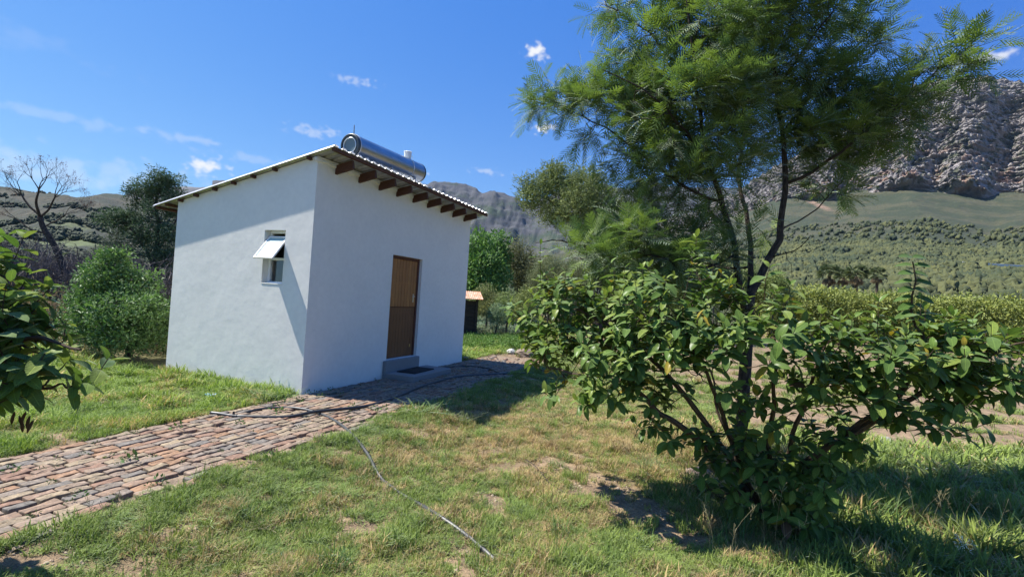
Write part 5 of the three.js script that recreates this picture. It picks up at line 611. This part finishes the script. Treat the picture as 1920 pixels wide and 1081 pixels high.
{ const R = rng(510), geo = clump(16, 0.9, 0.4, 31, 0.5), l = []; const add = (px, py, s, c) => { const p = ground(px, py); l.push({ m: placeAt(p.setY(p.y + s * 0.2), s, R, 0.2), c }); }; for (const [x, y] of [[148, 932], [240, 862], [243, 868], [330, 806], [517, 771], [525, 775], [650, 792], [20, 885], [205, 860], [447, 797], [600, 745], [640, 742], [590, 739], [620, 732], [700, 770], [720, 768], [575, 738], [505, 865], [300, 905], [800, 690], [560, 752], [660, 764]]) { add(x, y, 0.035 + 0.03 * R(), [0.07 + 0.04 * R(), 0.14 + 0.05 * R(), 0.03]); }
  for (let k = 0; k < 130; k++) { const p = H2W(lerp(-5, 5, R()), 0, -R() * PATHW); l.push({ m: placeAt(V3(p.x, gy(p.x, p.z) + 0.008, p.z), 0.014 + 0.016 * R(), R, 0.2), c: [0.09, 0.14, 0.035] }); } const im = instances('path_weeds', geo, plainLeaf, l, scene); tag(im, 'little green weeds growing in the brick joints', 'weeds', null, 'stuff'); }
{ const R = rng(520), geo = leafGeo(0.5, 0.2, 0.3, 4, 0.15, 7), l = []; for (let k = 0; k < 900; k++) { const r = 2.5 + 8 * Math.sqrt(R()), a = lerp(-45, 52, R()) * D, x = Math.sin(a) * r, z = -Math.cos(a) * r; const u = toU(x, z), w = toW(x, z); if (w > -1.6 || u > 6) continue; const b = R(); l.push({ m: placeAt(V3(x, gy(x, z) + 0.012, z), 0.02 + 0.045 * R() * R(), R, 1.2), c: b < 0.1 ? [0.4, 0.3, 0.05] : [lerp(0.12, 0.40, b), lerp(0.08, 0.32, b), lerp(0.045, 0.22, b)] }); } const im = instances('leaf_litter', geo, leafMat([1, 1, 1], { transmission: 0.1 }), l, scene); tag(im, 'dry fallen leaves scattered over the lawn', 'leaves', null, 'stuff'); }
// pumpkin patch, weeds and grass beyond the cottage
{ const R = rng(530), l = [[], []]; for (let k = 0; k < 700; k++) { const px = 885 + 130 * R(), py = 598 + 34 * R(), p = ground(px, py); l[0].push({ m: placeAt(p.setY(p.y + 0.1 + 0.15 * R()), 0.12 + 0.06 * R(), R, 0.6), c: [0.16 + 0.08 * R(), 0.21 + 0.09 * R(), 0.12 + 0.05 * R()] }); } for (let k = 0; k < 420; k++) { const px = 868 + 110 * R(), py = 634 + 22 * R(), p = ground(px, py); l[1].push({ m: placeAt(p.setY(p.y + 0.06 + 0.10 * R()), 0.10 + 0.05 * R(), R, 0.6), c: [0.10 + 0.05 * R(), 0.20 + 0.06 * R(), 0.03] }); } const g = new THREE.Group(); g.name = 'garden_weeds'; scene.add(g); tag(g, 'pale creeper and bright weeds between shed and boulder', 'weeds', null, 'stuff'); l.forEach((x, i) => instances('weeds', broad[i], plainLeaf, x, g)); }
// odd bits on the lawn
{ const R = rng(540); const p = ground(390, 744), mb = new MB(); let pr; for (let i = 0; i <= 6; i++) { const row = []; for (let j = 0; j <= 4; j++) row.push(mb.v((i / 6 - 0.5) * 0.16, 0.03 + 0.03 * n2(i * 0.9, j * 0.9), (j / 4 - 0.5) * 0.09)); if (pr) for (let j = 0; j < 4; j++) mb.q(pr[j], pr[j + 1], row[j + 1], row[j]); pr = row; } const m = mesh('plastic_scrap', mb.geo(), leafMat([0.10, 0.30, 0.42], { transmission: 0.2, roughness: 0.5 })); m.position.copy(p); tag(m, 'crumpled blue plastic scrap in the grass near the cottage wall', 'litter'); }
{ const R = rng(541), mb = new MB(), pts = [[985, 868], [1000, 880], [1015, 895], [1030, 912], [1060, 930], [1085, 938]].map(([x, y]) => { const p = ground(x, y); p.y += 0.03 + 0.02 * R(); return p; }), c = curve(pts, 24); tube(mb, c, 0.004, 0.002, 5); for (let k = 3; k < 20; k += 2) { const e = c[k].clone().add(rdir(R).multiplyScalar(0.06)); e.y = Math.abs(e.y - c[k].y) + c[k].y; tube(mb, [c[k], e], 0.003, 0.001, 4); } const m = mesh('dry_twig', mb.geo(), greyBark); tag(m, 'dry forked twig lying in the middle of the lawn', 'twig'); }
{ const R = rng(560), mb = new MB(), c = at(1808, 1018, 3.15), b = V3(c.x, gy(c.x, c.z), c.z), t = thing('flower_stalk', 'white feathery flower head at the bottom right', 'flower', b); tube(mb, curve([V3(0, 0, 0), V3(0.02, (c.y - b.y) * 0.6, 0), c.clone().sub(b)], 8), 0.003, 0.002, 5); mesh('stem', mb.geo(), clumpCols[0], t); const f = mesh('flower_head', clump(60, 0.5, 0.09, 41, 0.2), leafMat([0.72, 0.74, 0.66], { transmission: 0.3 }), t); f.position.copy(c).sub(b); f.scale.setScalar(0.05); }
scene.fog = new THREE.FogExp2(new THREE.Color(0.42, 0.66, 1.0), 0.000016);
renderer.render(scene, camera);
